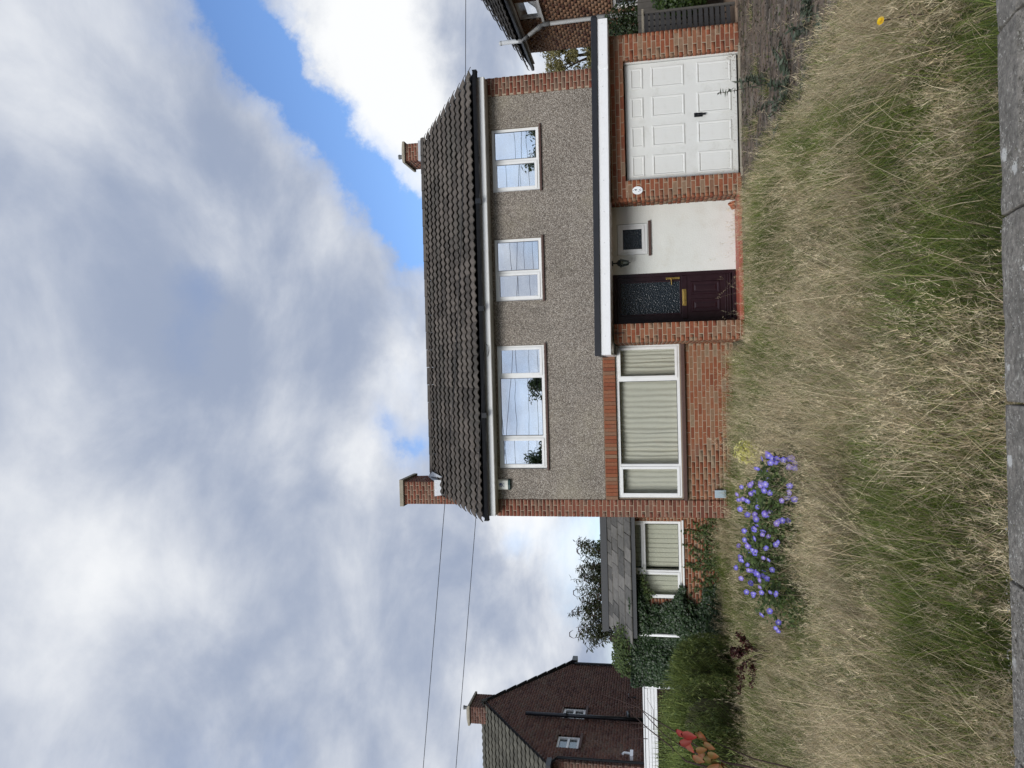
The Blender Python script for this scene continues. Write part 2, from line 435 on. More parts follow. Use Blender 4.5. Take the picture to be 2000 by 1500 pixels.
# ------------------------------------------------------------------ mesh helpers
def link(name, me, parent=None, loc=None):
    o = bpy.data.objects.new(name, me)
    C.objects.link(o)
    if parent is not None:
        o.parent = parent
    if loc is not None:
        o.location = loc
    return o


def tag(o, label=None, cat=None, group=None, kind=None):
    for k, v in (('label', label), ('category', cat), ('group', group), ('kind', kind)):
        if v:
            o[k] = v
    return o


def thing(name, label, cat, loc=(0, 0, 0), group=None, rz=0):
    o = bpy.data.objects.new(name, None)
    C.objects.link(o)
    o.location = loc
    o.rotation_euler = (0, 0, rz)
    return tag(o, label, cat, group)


class MB:
    def __init__(s):
        s.v, s.f = [], []

    def add(s, v, f):
        n = len(s.v)
        s.v += [tuple(x) for x in v]
        s.f += [tuple(i + n for i in q) for q in f]
        return s

    def box(s, x0, x1, y0, y1, z0, z1):
        return s.add([(x0, y0, z0), (x1, y0, z0), (x1, y1, z0), (x0, y1, z0), (x0, y0, z1), (x1, y0, z1), (x1, y1, z1), (x0, y1, z1)],
                     [(0, 3, 2, 1), (4, 5, 6, 7), (0, 1, 5, 4), (1, 2, 6, 5), (2, 3, 7, 6), (3, 0, 4, 7)])

    def tube(s, pts, r, n=8, cap=True):
        pts = [Vector(p) for p in pts]
        rs = r if isinstance(r, (list, tuple)) else [r] * len(pts)
        rings = []
        for i, p in enumerate(pts):
            d = (pts[min(i + 1, len(pts) - 1)] - pts[max(i - 1, 0)]).normalized()
            a = d.cross(Vector((0, 0, 1)) if abs(d.z) < .9 else Vector((1, 0, 0))).normalized()
            b = d.cross(a)
            rings.append([p + (a * math.cos(t) + b * math.sin(t)) * rs[i] for t in [2 * math.pi * k / n for k in range(n)]])
        v = [q for rg in rings for q in rg]
        f = [(i * n + k, i * n + (k + 1) % n, (i + 1) * n + (k + 1) % n, (i + 1) * n + k) for i in range(len(pts) - 1) for k in range(n)]
        if cap:
            f += [tuple(range(n - 1, -1, -1)), tuple((len(pts) - 1) * n + k for k in range(n))]
        return s.add(v, f)

    def lathe(s, prof, c, n=12):
        v = [(c[0] + r * math.cos(2 * math.pi * k / n), c[1] + r * math.sin(2 * math.pi * k / n), c[2] + z) for r, z in prof for k in range(n)]
        f = [(i * n + k, i * n + (k + 1) % n, (i + 1) * n + (k + 1) % n, (i + 1) * n + k) for i in range(len(prof) - 1) for k in range(n)]
        f += [tuple(range(n - 1, -1, -1)), tuple((len(prof) - 1) * n + k for k in range(n))]
        return s.add(v, f)

    def mesh(s, name, m, smooth=False):
        me = bpy.data.meshes.new(name)
        me.from_pydata(s.v, [], s.f)
        if m is not None:
            me.materials.append(M[m] if isinstance(m, str) else m)
        if smooth:
            for p in me.polygons:
                p.use_smooth = True
        me.update()
        return me

    def obj(s, name, m, parent=None, smooth=False, bevel=0, loc=None):
        o = link(name, s.mesh(name, m, smooth), parent, loc)
        if bevel:
            b = o.modifiers.new('bevel', 'BEVEL')
            b.width = bevel
            b.segments = 2
            b.limit_method = 'ANGLE'
        return o


def bx(x0, x1, y0, y1, z0, z1):
    return MB().box(x0, x1, y0, y1, z0, z1)


def frame_mb(x0, x1, z0, z1, w, y0, y1, mb=None):
    mb = mb or MB()
    mb.box(x0, x1, y0, y1, z0, z0 + w)
    mb.box(x0, x1, y0, y1, z1 - w, z1)
    mb.box(x0, x0 + w, y0, y1, z0 + w, z1 - w)
    mb.box(x1 - w, x1, y0, y1, z0 + w, z1 - w)
    return mb


def wall_holes(x0, x1, z0, z1, y0, y1, holes):
    """wall slab in the XZ plane with rectangular openings"""
    xs = sorted({x0, x1, *[h[0] for h in holes], *[h[1] for h in holes]})
    zs = sorted({z0, z1, *[h[2] for h in holes], *[h[3] for h in holes]})
    mb = MB()
    for i in range(len(xs) - 1):
        for j in range(len(zs) - 1):
            cx, cz = (xs[i] + xs[i + 1]) / 2, (zs[j] + zs[j + 1]) / 2
            if cx < x0 or cx > x1 or cz < z0 or cz > z1 or any(h[0] < cx < h[1] and h[2] < cz < h[3] for h in holes):
                continue
            mb.box(xs[i], xs[i + 1], y0, y1, zs[j], zs[j + 1])
    return mb


def np_mesh(name, V, T, m, col=None):
    """V (n,3), T (t,3) triangles, col (n,3)"""
    me = bpy.data.meshes.new(name)
    me.vertices.add(len(V))
    me.vertices.foreach_set('co', np.ascontiguousarray(V, np.float32).ravel())
    me.loops.add(T.size)
    me.loops.foreach_set('vertex_index', np.ascontiguousarray(T, np.int32).ravel())
    me.polygons.add(len(T))
    me.polygons.foreach_set('loop_start', np.arange(0, T.size, 3, dtype=np.int32))
    me.polygons.foreach_set('loop_total', np.full(len(T), 3, np.int32))
    me.update(calc_edges=True)
    if col is not None:
        a = me.color_attributes.new('Col', 'FLOAT_COLOR', 'POINT')
        a.data.foreach_set('color', np.concatenate([col, np.ones((len(col), 1))], 1).astype(np.float32).ravel())
    me.materials.append(M[m])
    return me


def join_np(parts):
    Vs, Ts, Cs, n = [], [], [], 0
    for v, t, c in parts:
        Vs.append(v); Ts.append(t + n); Cs.append(c)
        n += len(v)
    return np.concatenate(Vs), np.concatenate(Ts), np.concatenate(Cs)


def blades(root, L, Wd, az, lean, curv, col, seg=3):
    """arching tapered blades; returns V,T,col"""
    N = len(root)
    dirx = np.stack([np.cos(az), np.sin(az), np.zeros(N)], 1)
    wa = rng.uniform(0, math.pi, N)
    wd = np.stack([np.cos(wa), np.sin(wa), np.zeros(N)], 1)
    p = root.copy()
    lv = []
    for k in range(seg + 1):
        t = k / seg
        if k == seg:
            lv.append(p[:, None, :])
        else:
            hw = (Wd * (1 - 0.55 * t) * 0.5)[:, None]
            lv.append(np.stack([p - wd * hw, p + wd * hw], 1))
        th = np.clip(lean + curv * (t + 0.5 / seg), 0, 2.4)
        p = p + (L / seg)[:, None] * (np.sin(th)[:, None] * dirx + np.cos(th)[:, None] * np.array([0, 0, 1.0]))
    V = np.concatenate(lv, 1)
    nv = V.shape[1]
    T = []
    for k in range(seg - 1):
        a = 2 * k
        T += [(a, a + 1, a + 3), (a, a + 3, a + 2)]
    a = 2 * (seg - 1)
    T.append((a, a + 1, a + 2))
    T = (np.array(T)[None] + (np.arange(N) * nv)[:, None, None]).reshape(-1, 3)
    return V.reshape(-1, 3), T, np.repeat(col, nv, 0)


def leaves(pos, nrm, L, Wd, col, droop=0.25, axis=None):
    """bent diamond leaves"""
    N = len(pos)
    nrm = nrm / np.linalg.norm(nrm, axis=1, keepdims=True)
    a = rng.normal(size=(N, 3)) if axis is None else axis
    a = a - nrm * (a * nrm).sum(1, keepdims=True)
    a /= np.linalg.norm(a, axis=1, keepdims=True) + 1e-9
    b = np.cross(nrm, a)
    L_, W_ = L[:, None], Wd[:, None]
    V = np.stack([pos - a * L_ * .5, pos - a * L_ * .05 + b * W_ * .5 - nrm * W_ * .1, pos - a * L_ * .05 - b * W_ * .5 - nrm * W_ * .1,
                  pos + nrm * W_ * .12, pos + a * L_ * .5 - nrm * L_ * droop], 1)
    T = np.array([(0, 3, 1), (0, 2, 3), (1, 3, 4), (2, 4, 3)])
    T = (T[None] + (np.arange(N) * 5)[:, None, None]).reshape(-1, 3)
    return V.reshape(-1, 3), T, np.repeat(col, 5, 0)


def vnoise(x, y, sc, seed):
    r = np.random.default_rng(seed).random((64, 64))
    x, y = np.asarray(x) * sc + 100, np.asarray(y) * sc + 100
    xi, yi = np.floor(x).astype(int), np.floor(y).astype(int)
    fx, fy = x - xi, y - yi
    fx, fy = fx * fx * (3 - 2 * fx), fy * fy * (3 - 2 * fy)
    g = lambda a, b: r[a % 64, b % 64]
    return (g(xi, yi) * (1 - fx) + g(xi + 1, yi) * fx) * (1 - fy) + (g(xi, yi + 1) * (1 - fx) + g(xi + 1, yi + 1) * fx) * fy


def cmix(a, b, t):
    return np.asarray(a)[None] * (1 - t[:, None]) + np.asarray(b)[None] * t[:, None]


# ------------------------------------------------------------------ brickwork
CUBE = bx(-.5, .5, -.5, .5, -.5, .5).mesh('brick_block', None)


class Bricks:
    """collects bricks; the nearest become objects, the rest one joined part"""

    def __init__(s):
        s.b = []

    def face(s, O, U, Nn, a1, b1, m, holes=(), course=.075, ln=.225, j=.0125, d=.06, a0=0, b0=0, phase=0, wall=None, clip=None, first=0):
        O, U, Nn = Vector(O), Vector(U).normalized(), Vector(Nn).normalized()
        k = first
        z = b0
        while z < b1 - .02:
            h = min(course, b1 - z) - j
            zm = z + h / 2 + j / 2
            iv = [(a0, a1)]
            if clip:
                lo, hi = clip(zm)
                iv = [(max(a0, lo), min(a1, hi))]
            for (ha, hb, hz0, hz1) in holes:
                if hz0 < zm < hz1:
                    nv = []
                    for (p, q) in iv:
                        if hb <= p or ha >= q:
                            nv.append((p, q))
                        else:
                            if ha > p: nv.append((p, ha))
                            if hb < q: nv.append((hb, q))
                    iv = nv
            for (p, q) in iv:
                if q - p < .03:
                    continue
                x = math.floor((p - phase) / ln) * ln + phase - (ln / 2 if k % 2 else 0)
                while x < q:
                    l, r = max(x, p), min(x + ln, q)
                    if r - l > .035:
                        w = r - l - j * (0.5 if (l == p) != (r == q) else (0 if l == p else 1))
                        ce = l + (j / 2 if l > p else 0) + w / 2
                        pr = random.uniform(-.0025, .0025)
                        s.b.append((O + U * ce + Vector((0, 0, z + j / 2 + h / 2)) + Nn * (pr - d / 2), U, Nn, w, d, h, m, wall))
                    x += ln
            z += course
            k += 1
        return s

    def emit(s, house, nmax=300):
        s.b.sort(key=lambda e: (e[0] - CAM).length / math.sqrt(max(e[3] * e[5], 1e-5)) * (1 if e[2].y < -.5 else 1.6))
        meshes = {}
        for i, (c, U, Nn, w, d, h, m, wall) in enumerate(s.b[:nmax]):
            if m not in meshes:
                meshes[m] = CUBE.copy()
                meshes[m].name = 'brick'
                meshes[m].materials.append(M[m])
            o = bpy.data.objects.new('brick', meshes[m])
            C.objects.link(o)
            o.parent = wall if wall is not None else house
            o.location = c
            o.rotation_euler = (random.uniform(-.004, .004), random.uniform(-.006, .006), math.atan2(U.y, U.x))
            o.scale = (w, d, h)
        rest = {}
        for e in s.b[nmax:]:
            rest.setdefault(e[6], []).append(e)
        unit = np.array([v.co for v in CUBE.vertices])
        tri = np.array([t for p in CUBE.polygons for t in ((p.vertices[0], p.vertices[1], p.vertices[2]), (p.vertices[0], p.vertices[2], p.vertices[3]))])
        for m, es in rest.items():
            V = []
            for (c, U, Nn, w, d, h, _, _) in es:
                V.append(np.array(c)[None] + unit[:, :1] * w * np.array(U)[None] + unit[:, 1:2] * d * -np.array(Nn)[None] + unit[:, 2:] * h * np.array([[0, 0, 1.]]))
            n = len(es)
            T = (tri[None] + (np.arange(n) * 8)[:, None, None]).reshape(-1, 3)
            me = np_mesh('brickwork', np.concatenate(V), T, m)
            tag(link('brickwork', me, house), kind='stuff')


# ------------------------------------------------------------------ setting: ground
def gz(x, y):
    """garden level: a little higher near the street wall"""
    return np.clip((8.0 - y) / 5.5, 0, 1) ** 1.3 * 0.20 + 0.02 + 0.05 * (vnoise(x, y, .7, 3) - .5)


tag(bx(-220, 220, -200, 240, -.5, -.12).obj('ground', 'soil'), kind='structure')
gx, gy = np.meshgrid(np.linspace(-9, 2.50, 50), np.linspace(2.64, 16.8, 60))
gv = np.stack([gx, gy, gz(gx, gy)], -1).reshape(-1, 3)
gf = [(j * 50 + i, j * 50 + i + 1, (j + 1) * 50 + i + 1, (j + 1) * 50 + i) for j in range(59) for i in range(49)]
tag(MB().add(gv.tolist(), gf).obj('lawn', 'soil', smooth=True), kind='structure')
drive = tag(bx(2.48, 9.6, 2.2, 22, -.3, -.012).obj('driveway', 'mortar_tan'), kind='structure')
pv = MB()
row = 0
y = 5.6
while y < 12.9:
    x = 2.50 - (.1 if row % 2 else 0)
    while x < 8.4:
        zz_ = random.uniform(-.012, .008)
        pv.box(max(x, 2.495) + .003, x + .197, y + .003, y + .097, -.03, .002 + zz_)
        x += .2
    y += .1
    row += 1
tag(pv.obj('paving_blocks', 'paver', drive), kind='stuff')
_n = 7000
_p = np.stack([rng.uniform(2.5, 7.2, _n), rng.uniform(5.8, 12.75, _n), rng.uniform(.003, .014, _n)], 1)
_c = np.where((rng.random(_n) < .3)[:, None], cmix((.06, .075, .025), (.12, .13, .05), rng.random(_n)), cmix((.05, .042, .033), (.26, .22, .17), rng.random(_n)))
_L = rng.uniform(.015, .06, _n)
_v, _t2, _c = leaves(_p, np.tile([[0, 0, 1.0]], (_n, 1)) + rng.normal(size=(_n, 3)) * .35, _L, _L * .6, _c, -.1)
tag(link('leaf_litter', np_mesh('leaf_litter', _v, _t2, 'leaf', _c), drive), kind='stuff')
tag(bx(3.14, 5.3, 12.70, 12.86, -.05, .018).obj('threshold', 'concrete', drive))
tag(bx(-60, 60, -3.0, 2.2, -.3, .02).obj('pavement', 'paving'), kind='structure')
tag(bx(-60, 60, -3.15, -3.0, -.3, .03).obj('kerb', 'concrete'), kind='structure')
tag(bx(-60, 60, -9.5, -3.15, -.3, -.09).obj('road', 'asphalt'), kind='structure')

# ------------------------------------------------------------------ street wall with coping stones
gw = thing('garden_wall', 'low street wall capped with lichen spotted concrete coping stones', 'wall')
bx(-4.3, 2.9, 2.36, 2.58, -.1, .375).obj('wall', 'mortar', gw)
bb = Bricks()
bb.face((-4.3, 2.35, -.02), (1, 0, 0), (0, -1, 0), 7.2, .39, 'brick_wall')
bb.emit(gw, 0)
JO = [-4.27, -3.65, -3.05, -2.44, -1.84, -1.24, -.67, -.10, .50, 1.09, 1.70, 2.30, 2.9]
for i in range(len(JO) - 1):
    a, b = JO[i] + .005, JO[i + 1] - .005
    mb = MB()
    n = 12
    vs = []
    for k in range(n + 1):
        x = a + (b - a) * k / n
        e = .012 * (random.random() - .5)
        chip = -.012 if random.random() < .15 else 0
        pr = [(2.31, .375), (2.30, .40), (2.305, .436), (2.32, .447), (2.47, .472), (2.625 + e * .4, .458 + chip * .4), (2.643 + e + chip, .44), (2.645 + e, .41), (2.63, .375)]
        vs += [(x, p[0], p[1]) for p in pr]
    m_ = 9
    fs = [(k * m_ + q, (k + 1) * m_ + q, (k + 1) * m_ + (q + 1) % m_, k * m_ + (q + 1) % m_) for k in range(n) for q in range(m_)]
    fs += [tuple(range(m_)), tuple(n * m_ + q for q in range(m_ - 1, -1, -1))]
    o = mb.add(vs, fs).obj('coping_stone', 'coping', gw, bevel=.004)
    o.rotation_euler.z = .017
    o.location.z = random.uniform(-.004, .004) + .012
_n = 5200
_p = np.stack([rng.uniform(-2.2, 2.0, _n), rng.uniform(2.42, 2.64, _n), np.zeros(_n)], 1)
_p[:, 2] = .4845 - np.abs(_p[:, 1] - 2.47) * .088 + rng.uniform(0, .002, _n)
_k = vnoise(_p[:, 0] * 2, _p[:, 1] * 2, 4, 71) + .25 * rng.random(_n) > .5
_p = _p[_k]
_n = len(_p)
_L = rng.uniform(.002, .009, _n) * (1 + 1.2 * (rng.random(_n) < .06))
_c = np.where((rng.random(_n) < .55)[:, None], cmix((.36, .34, .29), (.60, .58, .52), rng.random(_n)), cmix((.05, .046, .035), (.16, .15, .10), rng.random(_n)))
_v, _t2, _c = leaves(_p, np.tile([[0, 0, 1.0]], (_n, 1)) + rng.normal(size=(_n, 3)) * .15, _L, _L * .75, _c, 0.0)
tag(link('lichen', np_mesh('lichen', _v, _t2, 'leaf', _c), gw), kind='stuff')
bx(-1.245, -1.235, 2.33, 2.63, .40, .452).obj('mortar_joint', 'mortar_dark', gw)

# ------------------------------------------------------------------ the house
MY, GY, PY, EY = 14.6, 12.8, 13.25, 16.9
house = thing('house', 'two storey red brick and pebbledash house with brown tiled roof and flat roofed garage', 'house')
HB = Bricks()
# openings of the main front: x0,x1,z0,z1
W_UP1, W_UP2, W_UP3, W_LOW = (-1.97, .52, 3.64, 4.61), (1.41, 2.66, 3.64, 4.60), (3.60, 4.86, 3.64, 4.60), (-2.55, .45, 1.0, 2.23)
front = [W_UP1, W_UP2, W_UP3, W_LOW]
mainwall = wall_holes(-2.9, 5.86, 0, 4.69, MY + .02, MY + .27, front)
mainwall.box(-2.9, -2.65, MY + .27, 21.4, 0, 4.69).box(5.61, 5.86, MY + .27, 21.4, 0, 4.69).box(-2.65, 5.61, 21.15, 21.4, 0, 4.69)
# gable triangles
for x0, x1 in ((-2.9, -2.65), (5.61, 5.86)):
    mainwall.add([(x0, MY + .03, 4.69), (x1, MY + .03, 4.69), (x1, 21.4, 4.69), (x0, 21.4, 4.69), (x0, 18.1, 6.9), (x1, 18.1, 6.9)],
                 [(0, 4, 3), (1, 2, 5), (0, 1, 5, 4), (2, 3, 4, 5)])
wall = mainwall.obj('wall', 'mortar', house)
# pebbledash panel, slightly behind the brick piers
rp = wall_holes(-2.585, 5.51, 2.49, 4.69, MY - .012, MY + .021, [W_UP1, W_UP2, W_UP3])
rp.obj('render_panel', 'pebbledash', house)
# brick piers and the wall under the big window
HB.face((-2.92, MY - .03, 0), (1, 0, 0), (0, -1, 0), .337, 4.68, 'brick_brown', wall=wall, phase=.0)
HB.face((-2.92, MY + .22, 0), (0, -1, 0), (-1, 0, 0), .25, 4.68, 'brick_brown', wall=wall)
bx(-2.915, -2.588, MY - .027, MY + .02, 0, 4.68).obj('pier', 'mortar', house)
HB.face((5.51, MY - .03, 2.32), (1, 0, 0), (0, -1, 0), .37, 2.36, 'brick_brown', wall=wall, phase=.03)
bx(5.515, 5.875, MY - .027, MY + .02, 2.3, 4.68).obj('pier', 'mortar', house)
HB.face((-2.583, MY, 0), (1, 0, 0), (0, -1, 0), 3.08, .925, 'brick_wall', wall=wall, phase=.07)
bx(-2.58, .5, MY + .003, MY + .019, 0, .925).obj('mortar_bed', 'mortar', house)
# soldier course over the big window
for k in range(41):
    HB.b.append((Vector((-2.583 + .0375 + k * .0745, MY - .004 + random.uniform(-.002, .002), 2.36)), Vector((1, 0, 0)), Vector((0, -1, 0)), .0675, .05, .232, 'brick_red', wall))
bx(-2.585, .5, MY - .001, MY + .02, 2.235, 2.49).obj('lintel', 'mortar', house)


def window(parent, w, y, lights, glass, sill=None, transom=None, fw=.055, label=None, room=True):
    """lights: list of (x0,x1,opening)"""
    x0, x1, z0, z1 = w
    mb = frame_mb(x0 + .006, x1 - .006, z0 + .006, z1 - .006, fw, y, y + .07)
    for i in range(len(lights) - 1):
        xm = (lights[i][1] + lights[i + 1][0]) / 2
        mb.box(xm - .028, xm + .028, y + .001, y + .069, z0 + fw, z1 - fw)
    wo_ = mb.obj('window', 'white_upvc', parent, bevel=.004)
    if label:
        wo_['label'] = label
    for i, (a, b, op) in enumerate(lights):
        xa = x0 + fw if i == 0 else (lights[i - 1][1] + a) / 2 + .028
        xb = x1 - fw if i == len(lights) - 1 else (b + lights[i + 1][0]) / 2 - .028
        za, zb = z0 + fw, z1 - fw
        cells = [(za, zb, op)]
        if transom and i in transom:
            zt = transom[i]
            bx(xa, xb, y + .001, y + .069, zt - .025, zt + .025).obj('transom', 'white_upvc', wo_, bevel=.003)
            cells = [(za, zt - .025, False), (zt + .025, zb, True)]
        for (ca, cb, o_) in cells:
            if o_:
                frame_mb(xa - .012, xb + .012, ca - .012, cb + .012, .052, y - .014, y - .0005).obj('sash', 'white_upvc', wo_, bevel=.005)
                g = (xa + .036, xb - .036, ca + .036, cb - .036)
            else:
                frame_mb(xa - .001, xb + .001, ca - .001, cb + .001, .016, y + .012, y + .03).obj('bead', 'white_upvc', wo_)
                g = (xa + .012, xb - .012, ca + .012, cb - .012)
            cx, cz = (g[0] + g[1]) / 2, (g[2] + g[3]) / 2
            pn = bx(g[0] - cx, g[1] - cx, 0, .004, g[2] - cz, g[3] - cz).obj('pane', glass, wo_, loc=(cx, y + .02, cz))
            pn.rotation_euler = (random.uniform(-.006, .006), 0, random.uniform(-.006, .006))
            if glass != 'obscured':
                frame_mb(g[0] - .004, g[1] + .004, g[2] - .004, g[3] + .004, .008, y + .008, y + .019).obj('gasket', 'black_plastic', wo_)
    if sill:
        sm, sd_, sh = sill
        n = max(2, int((x1 - x0 + .08) / .15))
        s_ = MB()
        for k in range(n):
            a = x0 - .03 + (x1 - x0 + .06) * k / n
            b = x0 - .03 + (x1 - x0 + .06) * (k + 1) / n
            s_.add([(a + .001, y - sd_, z0 - sh * 1.0), (b - .001, y - sd_, z0 - sh), (b - .001, y + .06, z0 - sh), (a + .001, y + .06, z0 - sh),
                    (a + .001, y - sd_, z0 - sh * .35), (b - .001, y - sd_, z0 - sh * .35), (b - .001, y + .06, z0 + .004), (a + .001, y + .06, z0 + .004)],
                   [(0, 3, 2, 1), (4, 5, 6, 7), (0, 1, 5, 4), (1, 2, 6, 5), (2, 3, 7, 6), (3, 0, 4, 7)])
        s_.obj('sill', sm, wo_)
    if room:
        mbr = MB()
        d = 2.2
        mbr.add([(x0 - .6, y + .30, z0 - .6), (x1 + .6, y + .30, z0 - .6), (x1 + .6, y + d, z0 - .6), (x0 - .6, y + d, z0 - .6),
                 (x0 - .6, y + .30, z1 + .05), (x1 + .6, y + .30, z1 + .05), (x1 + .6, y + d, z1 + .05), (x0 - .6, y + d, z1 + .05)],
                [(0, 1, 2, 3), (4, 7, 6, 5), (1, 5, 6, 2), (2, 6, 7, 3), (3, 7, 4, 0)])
        mbr.obj('room', 'room_shade', wo_)
    return wo_


ST = ('sill_tile', .085, .05)
window(house, W_UP1, MY + .03, [(-1.97, -1.35, True), (-1.32, -.12, False), (-.09, .52, True)], 'glass_up', ST)
window(house, W_UP2, MY + .03, [(1.41, 1.98, True), (2.0, 2.66, False)], 'glass_up', ST)
window(house, W_UP3, MY + .03, [(3.60, 4.20, True), (4.23, 4.86, False)], 'glass_up', ST)
window(house, W_LOW, MY + .035, [(-2.55, -1.93, True), (-1.9, -.24, False), (-.21, .45, True)], 'glass_low', ('sill_tile', .11, .085), room=False)


def curtain(name, label, x0, x1, z0, z1, y, m, amp=.020, per=.085, seed=1, cat='curtain', gather=0.0):
    rr = random.Random(seed)
    nx, nz = int((x1 - x0) / .008), 10
    ph = [rr.uniform(0, 6.28) for _ in range(5)]
    vs, fs = [], []
    for j in range(nz + 1):
        t = j / nz
        for i in range(nx + 1):
            s = i / nx
            x = x0 + (x1 - x0) * s
            w = x + .012 * math.sin(x * 3 + ph[4]) + gather * .03 * t * math.sin(5 * x + ph[3])
            am = .45 + .75 * (.5 + .5 * math.sin(x * 2.7 + ph[2])) * (.5 + .5 * math.sin(x * 5.3 + ph[1] + .8 * t))
            yy = am * amp * (math.sin(w / per * 6.283 + ph[0] + .9 * math.sin(w * 7 + ph[1])) + .55 * math.sin(w / per * 2.9 + ph[2] + .5 * t) + .4 * math.sin(w * 4.1 + ph[3] + .6 * t))
            vs.append((x + .006 * math.sin(9 * t + 20 * s), y + yy * (.75 + .35 * (1 - t)), z0 + (z1 - z0) * t))
    for j in range(nz):
        for i in range(nx):
            a = j * (nx + 1) + i
            fs.append((a, a + 1, a + nx + 2, a + nx + 1))
    o = MB().add(vs, fs).obj(name, m, smooth=True)
    return tag(o, label, cat)


curtain('curtain', 'cream curtain drawn across the middle of the large ground floor window', -1.28, -.0, .95, 2.28, MY + .17, 'cloth', seed=2, per=.11)
curtain('curtain', 'cream curtain drawn across the end of the big window beside the brick corner pier', -2.62, -1.26, .95, 2.28, MY + .19, 'cloth', seed=5, per=.10)
curtain('curtain', 'cream curtain in the narrow light next to the porch pier', -.02, .50, .95, 2.28, MY + .19, 'cloth', seed=9, amp=.016, per=.07)
bx(-2.64, .6, MY + .36, MY + 1.4, .9, 2.4).obj('room', 'room_shade', house)

# ------------------------------------------------------------------ main roof
EYv, EZv, RYv, RZv = 14.15, 4.845, 18.1, 7.06
SL = math.hypot(RYv - EYv, RZv - EZv)
PA = math.atan2(RZv - EZv, RYv - EYv)
roof = MB().add([(-2.93, EYv + .04, EZv - .06), (5.93, EYv + .04, EZv - .06), (5.93, RYv, RZv - .075), (-2.93, RYv, RZv - .075), (-2.93, 22.05, EZv - .06), (5.93, 22.05, EZv - .06)],
                [(0, 1, 2, 3), (3, 2, 5, 4)]).obj('roof', 'roof_felt', house)


def tile_mesh(name, w, L, m, waves=2, amp=.036, th=.014, seg=6):
    """interlocking pantile: origin at its lower left corner, runs up +Y, waves along +X"""
    n = waves * seg
    vs = []
    for (yy, lift) in ((0, .044), (L, 0.0)):
        for i in range(n + 1):
            s = i / n * waves
            q = s - math.floor(s)
            h = amp * (0.5 - 0.5 * math.cos(2 * math.pi * q)) ** .8
            vs.append((w * i / n, yy, lift + h))
    for i in range(n + 1):
        vs.append((w * i / n, .004, vs[i][2] - th))
    fs = [(i, i + 1, n + 2 + i, n + 1 + i) for i in range(n)]
    fs += [(2 * (n + 1) + i, 2 * (n + 1) + i + 1, i + 1, i) for i in range(n)]
    me = MB().add(vs, fs).mesh(name, m)
    for p in me.polygons[:n]:
        p.use_smooth = True
    return me


NR, NC = 11, 27
tw, tg = 8.92 / NC, SL / NR
TM = tile_mesh('roof_tile', tw, tg + .06, 'tile')
for r in range(NR):
    for c in range(NC):
        o = bpy.data.objects.new('roof_tile', TM)
        C.objects.link(o)
        o.parent = roof
        d = r * tg
        o.location = (-2.96 + c * tw + random.uniform(-.003, .003), EYv + d * math.cos(PA), EZv + d * math.sin(PA) + random.uniform(-.003, .003))
        o.rotation_euler = (PA + random.uniform(-.012, .012), random.uniform(-.006, .006), random.uniform(-.006, .006))
nrt = 20
for k in range(nrt):
    a, b = -2.95 + 8.9 * k / nrt, -2.95 + 8.9 * (k + 1) / nrt
    mb = MB()
    pts = []
    for x, rr_ in ((a, .115), (b - .012, .108)):
        for q in range(7):
            t = math.pi * (q / 6)
            pts.append((x, RYv + math.cos(t) * rr_ * 1.45, RZv - .03 + math.sin(t) * rr_ * 1.05))
    mb.add(pts, [(q, q + 1, 8 + q, 7 + q) for q in range(6)] + [tuple(range(6, -1, -1)), tuple(range(7, 14))])
    mb.obj('ridge_tile', 'tile', roof)
_n = 2600
_d = (rng.integers(0, NR, _n) + np.abs(rng.normal(size=_n)) * .16) * tg
_x = rng.uniform(-2.9, 5.88, _n)
_k = vnoise(_x, _d, 1.1, 81) + .5 * rng.random(_n) > .72
_x, _d = _x[_k], _d[_k]
_n = len(_x)
_w = .036 * (0.5 - 0.5 * np.cos(2 * np.pi * ((_x + 2.96) / (tw / 2)))) ** .8
_h = .044 * (1 - (_d / tg - np.floor(_d / tg))) + _w + .003
_p = np.stack([_x, EYv + _d * math.cos(PA) - _h * math.sin(PA), EZv + _d * math.sin(PA) + _h * math.cos(PA)], 1)
_L = rng.uniform(.012, .045, _n)
_c = np.where((rng.random(_n) < .6)[:, None], cmix((.05, .055, .03), (.10, .105, .06), rng.random(_n)), cmix((.20, .19, .16), (.34, .33, .29), rng.random(_n)))
_v, _t2, _c = leaves(_p, np.tile([[0, -math.sin(PA), math.cos(PA)]], (_n, 1)) + rng.normal(size=(_n, 3)) * .25, _L, _L * .7, _c, 0.0)
tag(link('moss', np_mesh('moss', _v, _t2, 'leaf', _c), roof), kind='stuff')
MB().box(-2.86, 5.80, 14.27, 14.30, 4.655, 4.83).obj('fascia', 'white_upvc', house)
bx(-2.86, 5.80, 14.28, MY + .02, 4.645, 4.6545).obj('soffit', 'old_fascia', house)
g = MB()
prof = [(14.265, 4.845), (14.25, 4.785), (14.205, 4.767), (14.16, 4.785), (14.145, 4.845), (14.135, 4.845), (14.150, 4.78), (14.205, 4.758), (14.26, 4.78), (14.2655, 4.84)]
n = len(prof)
vs = [(x, p[0], p[1]) for x in (-2.93, 5.90) for p in prof]
g.add(vs, [(q, (q + 1) % n, n + (q + 1) % n, n + q) for q in range(n)] + [tuple(range(n - 1, -1, -1)), tuple(range(n, 2 * n))])
for x in (-2.94, 5.885):
    g.box(x, x + .02, 14.14, 14.262, 4.765, 4.852)
for x in (-.9, 1.2, 3.3):
    g.box(x, x + .10, 14.128, 14.262, 4.752, 4.852)
g.obj('gutter', 'black_plastic', house)


